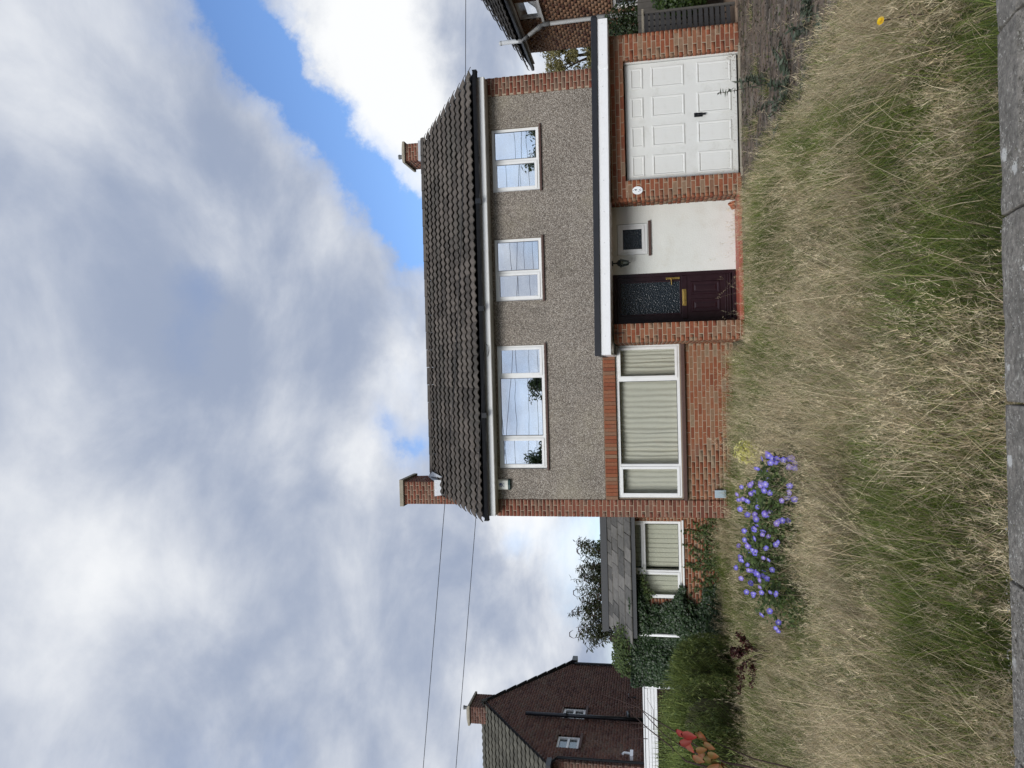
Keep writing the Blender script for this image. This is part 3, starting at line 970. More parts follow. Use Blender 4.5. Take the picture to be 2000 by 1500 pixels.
def chimney(parent, x0, x1, y0, y1, z0, z1, m='brick_brown', pot=True, cap_m='concrete', store=None, taper=False):
    bx(x0 + .004, x1 - .004, y0 + .004, y1 - .004, z0, z1).obj('chimney', 'mortar_dark' if m != 'brick_brown' else 'mortar', parent)
    ch = parent.children[-1]
    ch = [o for o in parent.children if o.name.startswith('chimney')][-1]
    store.face((x0, y0, z0), (1, 0, 0), (0, -1, 0), x1 - x0, z1 - z0, m, wall=ch, d=.04)
    store.face((x1, y0, z0), (0, 1, 0), (1, 0, 0), y1 - y0, z1 - z0, m, wall=ch, d=.04, phase=.11)
    store.face((x0, y1, z0), (0, -1, 0), (-1, 0, 0), y1 - y0, z1 - z0, m, wall=ch, d=.04, phase=.11)
    e = .055
    cp = MB()
    if taper:
        cp.add([(x0 - e, y0 - e, z1), (x1 + e, y0 - e, z1), (x1 + e, y1 + e, z1), (x0 - e, y1 + e, z1), (x0 - e, y0 - e, z1 + .06), (x1 + e, y0 - e, z1 + .06), (x1 + e, y1 + e, z1 + .06), (x0 - e, y1 + e, z1 + .06),
                (x0 + .08, y0 + .1, z1 + .13), (x1 - .08, y0 + .1, z1 + .13), (x1 - .08, y1 - .1, z1 + .13), (x0 + .08, y1 - .1, z1 + .13)],
               [(0, 3, 2, 1), (0, 1, 5, 4), (1, 2, 6, 5), (2, 3, 7, 6), (3, 0, 4, 7), (4, 5, 9, 8), (5, 6, 10, 9), (6, 7, 11, 10), (7, 4, 8, 11), (8, 9, 10, 11)])
    else:
        cp.box(x0 - e, x1 + e, y0 - e, y1 + e, z1, z1 + .10)
    cp.obj('cap', cap_m, ch, bevel=.008)
    if pot:
        MB().lathe([(.055, 0), (.06, .02), (.05, .03), (.055, .16), (.065, .165), (.06, .2)], ((x0 + x1) / 2 + .02, (y0 + y1) / 2, z1 + .12), 14).obj('pot', 'grey_joint', ch, smooth=True)
    return ch


chl = chimney(house, -3.19, -2.645, 17.3, 18.35, 3.0, 7.58, pot=False, store=HB)
chr_ = chimney(house, 5.45, 5.88, 18.16, 19.0, 6.6, 7.58, pot=True, store=HB, taper=True)
fl = MB()
fl.add([(-2.95, 17.285, 6.50), (-2.60, 17.285, 6.56), (-2.60, 17.285, 6.80), (-3.0, 17.285, 6.80), (-2.60, 16.92, 6.49), (-2.98, 16.92, 6.47), (-2.48, 17.0, 6.52), (-2.48, 18.0, 7.08), (-2.63, 18.1, 7.2), (-2.63, 17.285, 6.80)],
       [(0, 1, 2, 3), (5, 4, 1, 0), (4, 6, 7, 8, 9, 1)])
fl.obj('flashing', 'lead', chl)
bx(5.41, 5.92, 18.10, 18.155, 6.98, 7.22).obj('flashing', 'lead', chr_)
bx(5.42, 5.445, 18.155, 19.0, 6.9, 7.2).obj('flashing', 'lead', chr_)

# ------------------------------------------------------------------ garage, porch and flat roof
tz = lambda x: -.013 * (x - 3.0)
gwall = MB()
gwall.box(2.86, 3.19, GY + .003, GY + 1.8, 0, 2.15).box(5.24, 5.66, GY + .003, GY + 1.8, 0, 2.15)  .box(3.19, 5.24, GY + .003, GY + .25, 1.92, 2.15)
gwall.box(3.19, 5.24, GY + 1.2, GY + 1.3, 0, 1.92)
gw_ = gwall.obj('wall', 'mortar', house)
mp_ = bx(.443, .757, GY + .003, MY, 0, 2.17).obj('pier', 'mortar', house)
HB.face((5.23, GY, .0), (1, 0, 0), (0, -1, 0), .44, 1.90, 'brick_red', wall=gw_, phase=.06)
HB.face((2.85, GY, .0), (1, 0, 0), (0, -1, 0), .35, 1.90, 'brick_red', wall=gw_, phase=.05)
HB.face((2.85, GY, 1.90), (1, 0, 0), (0, -1, 0), 2.82, .26, 'brick_red', wall=gw_, phase=.1, first=1)
HB.face((5.23, GY + .008, .0), (0, 1, 0), (-1, 0, 0), .16, 1.90, 'brick_red', wall=gw_, phase=.06)
HB.face((2.85, PY, .0), (0, -1, 0), (-1, 0, 0), .45, 2.16, 'brick_red', wall=gw_, phase=.02)
HB.face((.44, GY, .0), (1, 0, 0), (0, -1, 0), .32, 2.17, 'brick_red', wall=mp_, phase=.0)
HB.face((.44, MY, .0), (0, -1, 0), (-1, 0, 0), 1.8, 2.17, 'brick_wall', wall=mp_, phase=.0)
HB.face((5.665, GY, .0), (0, 1, 0), (1, 0, 0), 1.8, 2.16, 'brick_red', wall=gw_, phase=.0)
# garage door
gd = MB().box(3.21, 5.20, GY + .13, GY + .16, .035, 1.885).obj('garage_door', 'garage_white', house, bevel=.004)
gd['label'] = 'white up and over garage door with twelve moulded panels and black handle'


def moulded(w, h, prof):
    vs, fs = [], []
    for (ins, ht) in prof:
        vs += [(ins, -ht, ins), (w - ins, -ht, ins), (w - ins, -ht, h - ins), (ins, -ht, h - ins)]
    for k in range(len(prof) - 1):
        for q in range(4):
            fs.append((k * 4 + q, k * 4 + (q + 1) % 4, (k + 1) * 4 + (q + 1) % 4, (k + 1) * 4 + q))
    k = (len(prof) - 1) * 4
    fs.append((k, k + 1, k + 2, k + 3))
    return vs, fs


DW, DH = 1.99, 1.85
PM = {}
PR = [(0, 0), (.006, .013), (.022, .016), (.040, .002), (.046, .002), (.05, .004)]
for (f0, f1) in ((.048, .165), (.238, .535), (.647, .950)):
    h_ = (f1 - f0) * DH
    for (c0, c1) in ((.035, .215), (.285, .465), (.535, .715), (.785, .965)):
        w_ = (c1 - c0) * DW
        if f0 not in PM:
            PM[f0] = MB().add(*moulded(w_, h_, PR)).mesh('panel', 'garage_white')
        link('panel', PM[f0], gd, (3.21 + c0 * DW, GY + .1295, 1.885 - f1 * DH))
MB().box(4.215, 4.285, GY + .112, GY + .13, .60, .74).box(4.235, 4.265, GY + .085, GY + .112, .55, .68).obj('handle', 'black_plastic', gd, bevel=.006)
frame_mb(3.192, 5.238, -.02, 1.918, .016, GY + .125, GY + .20).obj('door_frame', 'black_plastic', gd)
bx(5.205, 5.236, GY + .09, GY + .17, .0, 1.90).obj('door_frame', 'garage_white', gd)
# porch wall, window, door
pw = wall_holes(1.66, 2.86, 0, 2.19, PY, PY + .12, [(2.0, 2.55, 1.56, 2.09)])
pw.obj('porch_wall', 'stucco', house)
window(house, (2.0, 2.55, 1.56, 2.09), PY + .02, [(2.0, 2.55, True)], 'obscured', ('sill_tile', .06, .055), fw=.06, label='small white porch window with dark patterned glass')
bx(.76, 2.85, GY + .0, PY + .1, -.1, .075).obj('doorstep', 'step_red', house, bevel=.008)
fd = MB().box(.80, 1.63, PY + .04, PY + .085, .15, 2.12)
fd = fd.obj('front_door', 'door_dark', house, bevel=.003)
fd['label'] = 'dark maroon front door with tall patterned glass and brass fittings'
frame_mb(.76, 1.665, .08, 2.18, .06, PY + .0, PY + .12).obj('door_frame', 'door_dark', fd, bevel=.004)
bx(.95, 1.50, PY + .03, PY + .0395, 1.03, 2.05).obj('glass', 'obscured', fd)
frame_mb(.925, 1.525, 1.005, 2.075, .026, PY + .018, PY + .0395).obj('glazing_bead', 'door_dark', fd, bevel=.006)
bx(.84, 1.60, PY + .028, PY + .0398, .90, 1.0).obj('mid_rail', 'door_dark', fd, bevel=.008)
pvs = moulded(.23, .50, [(0, 0), (.01, .012), (.03, .012), (.05, .0), (.06, .0), (.085, .012)])
for x in (.955, 1.26):
    MB().add(*pvs).obj('panel', 'door_dark', fd, loc=(x, PY + .0395, .34))
for z in (.16, .20, .24):
    bx(.83, 1.60, PY + .028, PY + .0399, z, z + .022).obj('weather_bar', 'door_dark', fd, bevel=.004)
MB().box(1.07, 1.36, PY + .02, PY + .028, .915, .985).box(1.10, 1.33, PY + .012, PY + .02, .93, .97).obj('letterbox', 'brass', fd, bevel=.004)
MB().box(1.54, 1.575, PY + .025, PY + .0398, 1.02, 1.26).tube([(1.557, PY + .028, 1.17), (1.557, PY - .02, 1.17), (1.54, PY - .025, 1.17), (1.44, PY - .025, 1.165)], .010, 8).obj('handle', 'brass', fd, bevel=.002)
# flat roof
fr = MB()


def tilt(x0, x1, y0, y1, z0, z1):
    return MB().add([(x0, y0, z0 + tz(x0)), (x1, y0, z0 + tz(x1)), (x1, y1, z0 + tz(x1)), (x0, y1, z0 + tz(x0)), (x0, y0, z1 + tz(x0)), (x1, y0, z1 + tz(x1)), (x1, y1, z1 + tz(x1)), (x0, y1, z1 + tz(x0))],
                    [(0, 3, 2, 1), (4, 5, 6, 7), (0, 1, 5, 4), (1, 2, 6, 5), (2, 3, 7, 6), (3, 0, 4, 7)])


flat = tilt(.26, 5.80, 12.50, MY - .013, 2.185, 2.37).obj('flat_roof', 'roof_felt', house)
tilt(.24, 5.83, 12.47, 12.4995, 2.175, 2.345).obj('fascia_board', 'white_fascia', flat, bevel=.003)
tilt(5.0, 5.06, 12.464, 12.4695, 2.172, 2.348).obj('joint_strip', 'white_fascia', flat)
tilt(.235, .2595, 12.4995, MY - .013, 2.175, 2.345).obj('fascia_board', 'white_fascia', flat)
tilt(.27, 5.78, 12.50, PY, 2.165, 2.184).obj('soffit', 'white_fascia', flat)
tilt(.22, 5.85, 12.44, 12.52, 2.3455, 2.445).obj('roof_trim', 'black_trim', flat, bevel=.006)
tilt(.22, .30, 12.52, MY - .014, 2.3455, 2.435).obj('roof_trim', 'black_trim', flat)
for k in range(11):
    x = .55 + k * .52
    MB().tube([(x, 12.468, 2.262 + tz(x)), (x, 12.465, 2.262 + tz(x))], .006, 8).obj('screw_cap', 'grey_pipe', flat)
MB().tube([(5.86, 12.50, 2.36), (5.86, MY, 2.38)], .055, 12).obj('gutter', 'black_plastic', flat)
bx(.60, .615, GY - .012, GY, 1.99, 2.16).obj('bracket', 'black_plastic', house)

# ------------------------------------------------------------------ side extension
W_EX = (-5.23, -3.47, .96, 2.08)
ew = wall_holes(-6.7, -2.92, 0, 2.15, EY + .003, EY + .2, [W_EX])
MB().add([(-6.7, EY + .01, 2.15), (-6.7, 20.4, 2.15), (-6.7, 18.3, 2.72), (-6.69, EY + .01, 0), (-6.69, 20.4, 0), (-6.69, 20.4, 2.15), (-6.69, EY + .01, 2.15)], [(0, 1, 2), (3, 4, 5, 6)]).obj('end_wall', 'mortar', house)
exw = ew.obj('wall', 'mortar', house)
HB.face((-6.7, EY, 0), (1, 0, 0), (0, -1, 0), 3.78, 2.15, 'brick_wall', holes=[(1.47, 3.23, .93, 2.15)], wall=exw, phase=.03)
window(house, W_EX, EY + .02, [(-5.23, -4.63, True), (-4.6, -3.47, False)], 'glass_low', ('white_upvc', .06, .05), transom={1: 1.79}, room=False)
bx(-5.4, -3.3, EY + .45, EY + 2, .8, 2.12).obj('room', 'room_shade', house)
vb = thing('vertical_blind', 'cream vertical blind hanging in the low extension window beside the ivy', 'blind', (0, 0, 0))
bx(-5.2, -3.5, EY + .13, EY + .17, 2.04, 2.07).obj('head_rail', 'white_upvc', vb)
for k in range(16):
    x = -5.18 + k * .107
    if k in (5,):
        x -= .03
    w_ = .107 if k not in (4, 5) else .085
    a = .10 + random.uniform(-.06, .06)
    bl = MB().add([(-w_ / 2, 0, .95), (0, -.006, .95), (w_ / 2, 0, .95), (-w_ / 2, 0, 2.05), (0, -.006, 2.05), (w_ / 2, 0, 2.05)], [(0, 1, 4, 3), (1, 2, 5, 4)])
    o = bl.obj('slat', 'blind', vb, smooth=True, loc=(x + .05, EY + .15, 0))
    o.rotation_euler.z = -a
exroof = MB().add([(-6.05, 16.62, 2.06), (-2.93, 16.62, 2.06), (-2.93, 18.3, 2.70), (-6.45, 18.3, 2.70), (-2.93, 20.6, 2.06), (-6.45, 20.6, 2.06)], [(0, 1, 2, 3), (3, 2, 4, 5)]).obj('roof', 'roof_felt', house)
ea = math.atan2(.64, 1.68)
el_ = math.hypot(.64, 1.68) / 4
SM = MB().box(0, .297, 0, el_ + .05, 0, .022).mesh('slate', 'tile_slate')
for r in range(4):
    for c in range(14):
        x = -6.48 + c * .305 - (.15 if r % 2 else 0)
        if x + .3 > -2.80 or x < -6.25 - .09 * r:
            continue
        o = link('roof_tile', SM, exroof, (x, 16.57 + r * el_ * math.cos(ea), 2.075 + r * el_ * math.sin(ea) + random.uniform(0, .006)))
        o.rotation_euler = (ea - .035 + random.uniform(-.02, .02), random.uniform(-.01, .01), random.uniform(-.01, .01))
        o.scale = (random.uniform(.98, 1.0), 1, 1)
bx(-6.45, -2.93, 18.12, 18.32, 2.70, 2.86).obj('ridge_cap', 'ext_cap', exroof)
bx(-6.05, -2.95, 16.60, 16.64, 1.98, 2.07).obj('gutter_board', 'ext_cap', exroof)
MB().tube([(-6.02, 16.78, 2.0), (-6.02, 16.78, .05)], .034, 10).obj('downpipe', 'white_upvc', house, smooth=True)
HB.emit(house, 300)

# ------------------------------------------------------------------ fittings on the house
al = thing('alarm_box', 'white burglar alarm box with round blue logo and green base under the eaves', 'alarm box', (-2.28, 14.51, 4.52))
mb = MB()
pf = [(-.105, .075), (-.10, .03), (-.08, .008), (0, 0), (.08, .008), (.10, .03), (.105, .075)]
vs = [(x, y, z) for z in (-.09, .15) for x, y in pf]
mb.add(vs, [(i, i + 1, 8 + i, 7 + i) for i in range(6)] + [tuple(range(6, -1, -1)), tuple(range(7, 14))]).obj('body', 'alarm_white', al, bevel=.004)
vs = [(x * 1.02, y, z) for z in (-.135, -.092) for x, y in pf]
MB().add(vs, [(i, i + 1, 8 + i, 7 + i) for i in range(6)] + [tuple(range(6, -1, -1)), tuple(range(7, 14))]).obj('base', 'alarm_green', al, bevel=.004)


def text_obj(name, s, size, m, parent, loc, extr=.001, bold=0.0):
    cu = bpy.data.curves.new(name, 'FONT')
    cu.body = s
    cu.size = size
    cu.extrude = extr
    cu.offset = bold
    cu.align_x = 'CENTER'
    cu.align_y = 'CENTER'
    t_ = bpy.data.objects.new(name, cu)
    C.objects.link(t_)
    me = bpy.data.meshes.new_from_object(t_.evaluated_get(bpy.context.evaluated_depsgraph_get()))
    bpy.data.objects.remove(t_)
    me.materials.clear()
    me.materials.append(M[m])
    o = link(name, me, parent, loc)
    o.rotation_euler = (R(90), 0, 0)
    return o


lg = MB()
nn = 24
vs, fs = [], []
for k in range(nn):
    t = 2 * math.pi * k / nn
    vs += [(math.cos(t) * .038, -.004, .055 + math.sin(t) * .038), (math.cos(t) * .026 - .003, -.004, .055 + math.sin(t) * .026 + .002)]
for k in range(nn):
    j2 = (k + 1) % nn
    fs.append((2 * k, 2 * j2, 2 * j2 + 1, 2 * k + 1))
lg.add(vs, fs)
vs = [(math.cos(t) * .019 + .004, -.004, .058 + math.sin(t) * .017) for t in [2 * math.pi * k / 16 for k in range(16)]]
lg.add(vs, [tuple(range(16))])
lg.obj('logo', 'ink_blue', al)
text_obj('lettering', 'ACA', .045, 'ink_grey', al, (0, -.002, -.005))

pq = thing('house_number_plaque', 'oval white enamel house number plaque on the garage pier', 'plaque', (3.02, GY - .004, 1.71))
MB().add([(math.cos(t) * .068, y, math.sin(t) * .088) for y in (0, -.01) for t in [2 * math.pi * k / 28 for k in range(28)]], [(k, (k + 1) % 28, 28 + (k + 1) % 28, 28 + k) for k in range(28)] + [tuple(range(28, 56))]).obj('plate', 'enamel', pq, bevel=.002)
text_obj('numeral', '4', .065, 'ink_black', pq, (.008, -.0105, .028), bold=.001)
fm = MB()
for (fx, fz, fr_) in ((.006, -.034, .015), (-.022, -.022, .011), (-.01, -.048, .011), (.018, -.05, .009)):
    fm.add([(fx + math.cos(t) * fr_ * (1 if k % 2 else .5), -.0112, fz + math.sin(t) * fr_ * (1 if k % 2 else .5)) for k, t in enumerate([2 * math.pi * k / 10 for k in range(10)])], [tuple(range(10))])
fm.obj('flower_motif', 'ink_grey', pq)
for z in (.074, -.074):
    MB().tube([(0, -.009, z), (0, -.013, z)], .006, 8).obj('screw', 'ink_black', pq)

ln = thing('porch_lantern', 'black six sided lantern hanging under the porch roof', 'lantern', (1.83, 13.0, 1.87))
MB().lathe([(.045, .29), (.045, .31)], (0, 0, 0), 12).tube([(0, 0, .22), (0, 0, .30)], .012, 8).obj('bracket', 'lantern_metal', ln)
MB().lathe([(.085, .150), (.078, .160), (.060, .175), (.048, .205), (.02, .225), (.012, .235)], (0, 0, 0), 6).obj('cap', 'lantern_metal', ln)
lf = MB()
for k in range(6):
    t = 2 * math.pi * k / 6
    lf.tube([(math.cos(t) * .066, math.sin(t) * .066, .15), (math.cos(t) * .036, math.sin(t) * .036, .03)], .005, 6)
lf.lathe([(.04, .022), (.04, .032)], (0, 0, 0), 6).lathe([(.002, -.01), (.01, .0), (.008, .01), (.02, .022)], (0, 0, 0), 8)
lf.obj('cage', 'lantern_metal', ln)
MB().lathe([(.036, .033), (.063, .149)], (0, 0, 0), 6).obj('glass', 'glass_dark', ln)
MB().lathe([(.012, .04), (.022, .06), (.022, .10), (.014, .12)], (0, 0, 0), 10).obj('bulb', 'enamel', ln, smooth=True)

mt = thing('meter_box', 'small blue grey meter box at the foot of the brick corner pier', 'meter box', (-2.45, 14.53, .30))
bx(-.07, .07, 0, .07, -.10, .10).obj('body', 'meter', mt, bevel=.008)
bx(-.075, .075, -.012, .0, -.105, .105).obj('lid', 'meter', mt, bevel=.008)
MB().tube([(0.02, .04, -.1), (.02, .04, -.3)], .014, 8).obj('conduit', 'black_plastic', mt)

pt = thing('plant_pot', 'tipped over terracotta pot on the red doorstep', 'plant pot', (2.70, 13.0, .135))
po = MB().lathe([(.038, -.055), (.05, .03), (.060, .032), (.062, .06), (.052, .06), (.042, -.04)], (0, 0, 0), 18).obj('pot', 'terracotta', pt, smooth=True)
po.rotation_euler = (R(25), R(65), 0)

# telephone wires
wr = MB().tube([(9.0, 12.0, 4.42), (6.17, 12.0, 4.43), (4.91, 12.0, 4.47), (2.46, 12.0, 4.60), (0.0, 12.0, 4.79), (-2.26, 12.0, 5.04), (-6.75, 12.0, 5.55), (-12, 12, 6.2)], .0055, 6).obj('telephone_wire', 'wire')
tag(wr, 'thin black telephone wire running across the whole roof and sky', 'wire')
wr = MB().tube([(.59, 14.26, 4.76), (-1.0, 13.6, 4.74), (-2.61, 13.0, 4.74), (-6.71, 12.0, 4.97), (-12, 11, 5.4)], .0055, 6).obj('telephone_wire', 'wire')
tag(wr, 'lower thin black telephone wire that ends at the eaves', 'wire')
MB().tube([(.55, 14.262, 4.74), (.50, 14.24, 4.70), (.42, 14.25, 4.69), (.3, 14.255, 4.72)], .004, 6).obj('wire_loop', 'wire', wr)

# ------------------------------------------------------------------ neighbouring house on the left (gable end towards us)
nl = thing('neighbouring_house', 'dark purple brick house end with steep gable, black pipes and two small windows', 'house', (-9.8, 0, 0), rz=R(90))
NB = Bricks()
F0, F1, EV, AP, AZ = 18.15, 24.3, 4.33, 21.2, 6.58


def gclip(z):
    if z < EV:
        return (F0, F1)
    t = (z - EV) / (AZ - EV)
    return (F0 + (AP - F0) * t, F1 - (F1 - AP) * t)


wn1, wn2 = (20.5, 21.17, 3.58, 4.24), (18.86, 19.53, 3.60, 4.23)
lw = wall_holes(F0, F1, 0, EV, .004, .25, [wn1, wn2])
lw.box(F0, F0 + .2, .25, 8, 0, EV).box(F1 - .2, F1, .25, 8, 0, EV)
nw = lw.obj('wall', 'mortar_dark', nl)
MB().add([(F0, .004, EV), (F1, .004, EV), (AP, .004, AZ), (F0, .25, EV), (F1, .25, EV), (AP, .25, AZ)], [(0, 1, 2), (3, 5, 4), (0, 2, 5, 3), (1, 4, 5, 2)]).obj('gable', 'mortar_dark', nl)
NB.face((0, 0, 0), (1, 0, 0), (0, -1, 0), F1, AZ - .05, 'brick_purple', a0=F0, holes=[wn1, wn2], clip=gclip, j=.009)
for w_ in (wn1, wn2):
    xm = (w_[0] + w_[1]) / 2
    wd_ = frame_mb(w_[0] + .01, w_[1] - .01, w_[2] + .01, w_[3] - .01, .07, .05, .12).box(w_[0] + .08, w_[1] - .08, .051, .119, 3.885, 3.945).obj('window', 'white_upvc', nl)
    for (za, zb) in ((w_[2] + .08, 3.885), (3.945, w_[3] - .08)):
        bx(w_[0] + .08, w_[1] - .08, .09, .10, za, zb).obj('pane', 'glass_dark', wd_)
    bx(w_[0] - .05, w_[1] + .05, -.05, .1, w_[2] - .06, w_[2] + .005).obj('sill', 'sill_tile', wd_)
    bx(w_[0], w_[1], .5, .52, w_[2] - .1, w_[3] + .1).obj('room', 'room_shade', wd_)
rf = MB().add([(F0 - .28, -.05, EV - .1), (AP, -.05, AZ + .03), (AP, 8, AZ + .03), (F0 - .28, 8, EV - .1), (F1 + .28, -.05, EV - .1), (F1 + .28, 8, EV - .1)], [(0, 1, 2, 3), (1, 4, 5, 2)]).obj('roof', 'roof_felt', nl)
pn = math.atan2(AZ - EV, AP - F0)
ntl = tile_mesh('tile', .32, .40, 'tile_mossy', waves=1, amp=.03, seg=5)
tl_v, tl_t = np.array([v.co for v in ntl.vertices]), np.array([q for p in ntl.polygons for q in ((p.vertices[0], p.vertices[1], p.vertices[2]), (p.vertices[0], p.vertices[2], p.vertices[3]))])


def tile_field(ox, oy, oz, ua, vb, ncol, nrow, w, g, m, parent):
    """joined courses of small roof tiles: ua across, vb up the slope"""
    ua, vb = Vector(ua).normalized(), Vector(vb).normalized()
    nn_ = ua.cross(vb)
    Vv = []
    for r in range(nrow):
        for c in range(ncol):
            j_ = rng.uniform(-.004, .006)
            L_ = tl_v * np.array([w / .32, (g + .05) / .40, 1.0])
            Vv.append(np.array([ox, oy, oz])[None] + L_[:, :1] * np.array(ua) + L_[:, 1:2] * np.array(vb) + (L_[:, 2:] + j_) * np.array(nn_) + c * w * np.array(ua) + r * g * np.array(vb))
    n_ = ncol * nrow
    T = (tl_t[None] + (np.arange(n_) * len(tl_v))[:, None, None]).reshape(-1, 3)
    tag(link('tile_courses', np_mesh('tile_courses', np.concatenate(Vv), T, m), parent), kind='stuff')


sl = math.hypot(AP - F0 + .28, AZ - EV + .13)
tile_field(F0 - .3, 8.0, EV - .09, (0, -1, 0), (math.cos(pn), 0, math.sin(pn)), 40, 17, .201, sl / 17, 'tile_mossy', rf)
vg = MB()
for k in range(9):
    t0, t1 = k / 9, (k + 1) / 9
    a = (F1 + .28 - (F1 + .28 - AP) * t0, EV - .1 + (AZ - EV + .13) * t0 + .03)
    b = (F1 + .28 - (F1 + .28 - AP) * t1, EV - .1 + (AZ - EV + .13) * t1 + .0)
    vg.add([(a[0], -.07, a[1]), (b[0], -.07, b[1]), (b[0], .3, b[1]), (a[0], .3, a[1]), (a[0], -.07, a[1] + .035), (b[0], -.07, b[1] + .02), (b[0], .3, b[1] + .02), (a[0], .3, a[1] + .035)],
           [(0, 3, 2, 1), (4, 5, 6, 7), (0, 1, 5, 4), (1, 2, 6, 5), (2, 3, 7, 6), (3, 0, 4, 7)])
vg.obj('verge', 'ext_cap', rf)
MB().tube([(AP, -.06, AZ + .04), (AP, 8, AZ + .04)], .09, 8).obj('ridge', 'tile_mossy', rf)
MB().tube([(20.45, -.09, 5.25), (20.45, -.09, 1.2)], .055, 10).lathe([(.07, 0), (.07, .1)], (20.45, -.09, 4.05), 10).tube([(20.45, -.09, 2.35), (20.85, -.09, 2.40)], .05, 8).obj('soil_pipe', 'black_plastic', nl, smooth=True)
MB().tube([(21.9, -.06, 2.2), (21.9, -.06, 2.38), (22.1, -.06, 2.4)], .03, 8).obj('overflow_pipe', 'black_plastic', nl)
MB().box(F0 - .42, F0 - .05, -.12, 8, EV - .14, EV - .02).tube([(F0 - .2, -.05, EV - .1), (F0 + .1, -.06, EV - .25), (F0 + .1, -.06, 0)], .035, 8).obj('gutter', 'black_plastic', nl)
MB().box(F1 + .05, F1 + .42, -.12, 8, EV - .16, EV - .0).tube([(F1 - .03, -.05, EV - .1), (F1 - .03, -.05, 0)], .04, 8).obj('gutter', 'black_plastic', nl)
MB().box(18.45, 18.75, -.12, 0, 2.2, 2.28).tube([(18.6, -.1, 2.28), (18.62, -.1, 2.42), (18.55, -.1, 2.46)], .03, 8).obj('flood_light', 'enamel', nl)
NB.face((F0 - .005, 2.6, 0), (0, -1, 0), (-1, 0, 0), 2.6, EV - .1, 'brick_purple', j=.009)
chn = chimney(nl, 20.85, 21.75, .02, .50, 5.9, 6.98, m='brick_purple', pot=True, store=NB, taper=True)
NB.emit(nl, 0)

# carport between the houses
cp = thing('carport', 'white ribbed carport edge with corner post behind the hedge', 'carport')
bx(-9.72, -7.54, 17.6, 19.7, 1.85, 1.88).obj('roof', 'white_fascia', cp)
bx(-13, -9.74, 17.6, 18.08, 1.85, 1.88).obj('roof', 'white_fascia', cp)
for (k, z) in enumerate((1.575, 1.648, 1.721, 1.794)):
    bx(-13, -7.585, 17.575 - .004 * k, 17.598, z, z + .066).obj('fascia_board', 'white_fascia', cp, bevel=.006)
    bx(-7.538, -7.52 + .004 * k, 17.64, 19.68, z, z + .066).obj('fascia_board', 'white_fascia', cp, bevel=.006)
bx(-7.58, -7.51, 17.565, 17.635, 0, 1.845).obj('post', 'white_fascia', cp, bevel=.006)
bx(-7.60, -7.545, 19.6, 19.68, 0, 1.845).obj('post', 'white_fascia', cp)
bx(-9.73, -7.50, 17.55, 19.72, 1.881, 1.91).obj('edge_trim', 'enamel', cp)
bx(-13, -9.735, 17.55, 18.09, 1.881, 1.91).obj('edge_trim', 'enamel', cp)
sh = thing('low_board_fence', 'low weathered grey board fence in front of the carport opening', 'fence')
for k in range(14):
    bx(-11.2 + k * .2, -11.01 + k * .2, 17.2 + random.uniform(0, .012), 17.23, 0, 1.20 + random.uniform(0, .02)).obj('board', 'wood_grey', sh)

# ------------------------------------------------------------------ neighbouring house on the right
nr = thing('neighbouring_house', 'tan brick house side with grey waste pipe, white windows and overhanging dark eaves', 'house', (8.4, 0, 0), rz=R(-90))
RB = Bricks()
v1, v2 = (-17.64, -16.75, 3.90, 4.46), (-17.64, -16.7, 1.62, 2.22)
rw = wall_holes(-19.45, -11.0, 0, 4.52, .004, .25, [v1, v2])
rw.box(-19.45, -19.2, .25, 8, 0, 4.52)
rw.obj('wall', 'mortar_tan', nr)
RB.face((0, 0, 0), (1, 0, 0), (0, -1, 0), -14.0, 4.5, 'brick_tan', a0=-19.45, holes=[v1, v2], j=.009)
RB.emit(nr, 0)
for w_ in (v1, v2):
    wd_ = frame_mb(w_[0] + .01, w_[1] - .01, w_[2] + .01, w_[3] - .01, .07, .03, .12).obj('window', 'white_upvc', nr)
    bx(w_[0] + .07, w_[1] - .07, .07, .08, w_[2] + .07, w_[3] - .07).obj('pane', 'glass_up' if w_ is v1 else 'glass_dark', wd_)
    bx(w_[0] - .05, w_[1] + .05, -.06, .1, w_[2] - .05, w_[2] + .005).obj('sill', 'white_upvc', wd_)
    bx(w_[0], w_[1], .6, .62, w_[2] - .1, w_[3] + .1).obj('room', 'room_shade', wd_)
rr2 = MB().add([(-19.35, -.42, 4.46), (-11, -.42, 4.46), (-11, 5, 7.82), (-19.35, 5, 7.82)], [(0, 1, 2, 3), (3, 2, 1, 0)]).obj('roof', 'roof_felt', nr)
tile_field(-19.4, -.46, 4.47, (1, 0, 0), (0, .85, .527), 28, 12, .30, .33, 'tile_orange', rr2)
bx(-19.35, -11, -.34, -.32, 4.35, 4.48).obj('fascia', 'white_upvc', nr)
bx(-19.35, -11, -.32, .0, 4.44, 4.46).obj('soffit', 'white_upvc', nr)
bx(-19.5, -11, -.46, -.345, 4.38, 4.46).obj('gutter', 'black_plastic', nr, bevel=.02)
MB().tube([(-17.65, -.1, 0), (-17.70, -.1, 3.86), (-17.70, -.14, 3.95), (-17.62, -.44, 4.34), (-17.62, -.47, 4.42), (-17.65, -.47, 4.92)], .052, 12).lathe([(.056, 0), (.05, .05), (.02, .07)], (-17.65, -.47, 4.9), 10).obj('soil_pipe', 'grey_pipe', nr, smooth=True)
MB().tube([(-17.70, -.1, 3.72), (-17.70, -.1, 3.86), (-17.70, -.14, 3.95), (-17.685, -.20, 4.03)], .06, 12).obj('pipe_joint', 'grey_joint', nr, smooth=True)
MB().tube([(-17.635, -.38, 4.26), (-17.62, -.44, 4.34), (-17.62, -.47, 4.42), (-17.62, -.47, 4.48)], .06, 12).obj('pipe_joint', 'grey_joint', nr, smooth=True)
MB().tube([(-17.68, -.1, 2.3), (-17.68, -.1, 2.6)], .062, 12).obj('pipe_joint', 'grey_joint', nr, smooth=True)
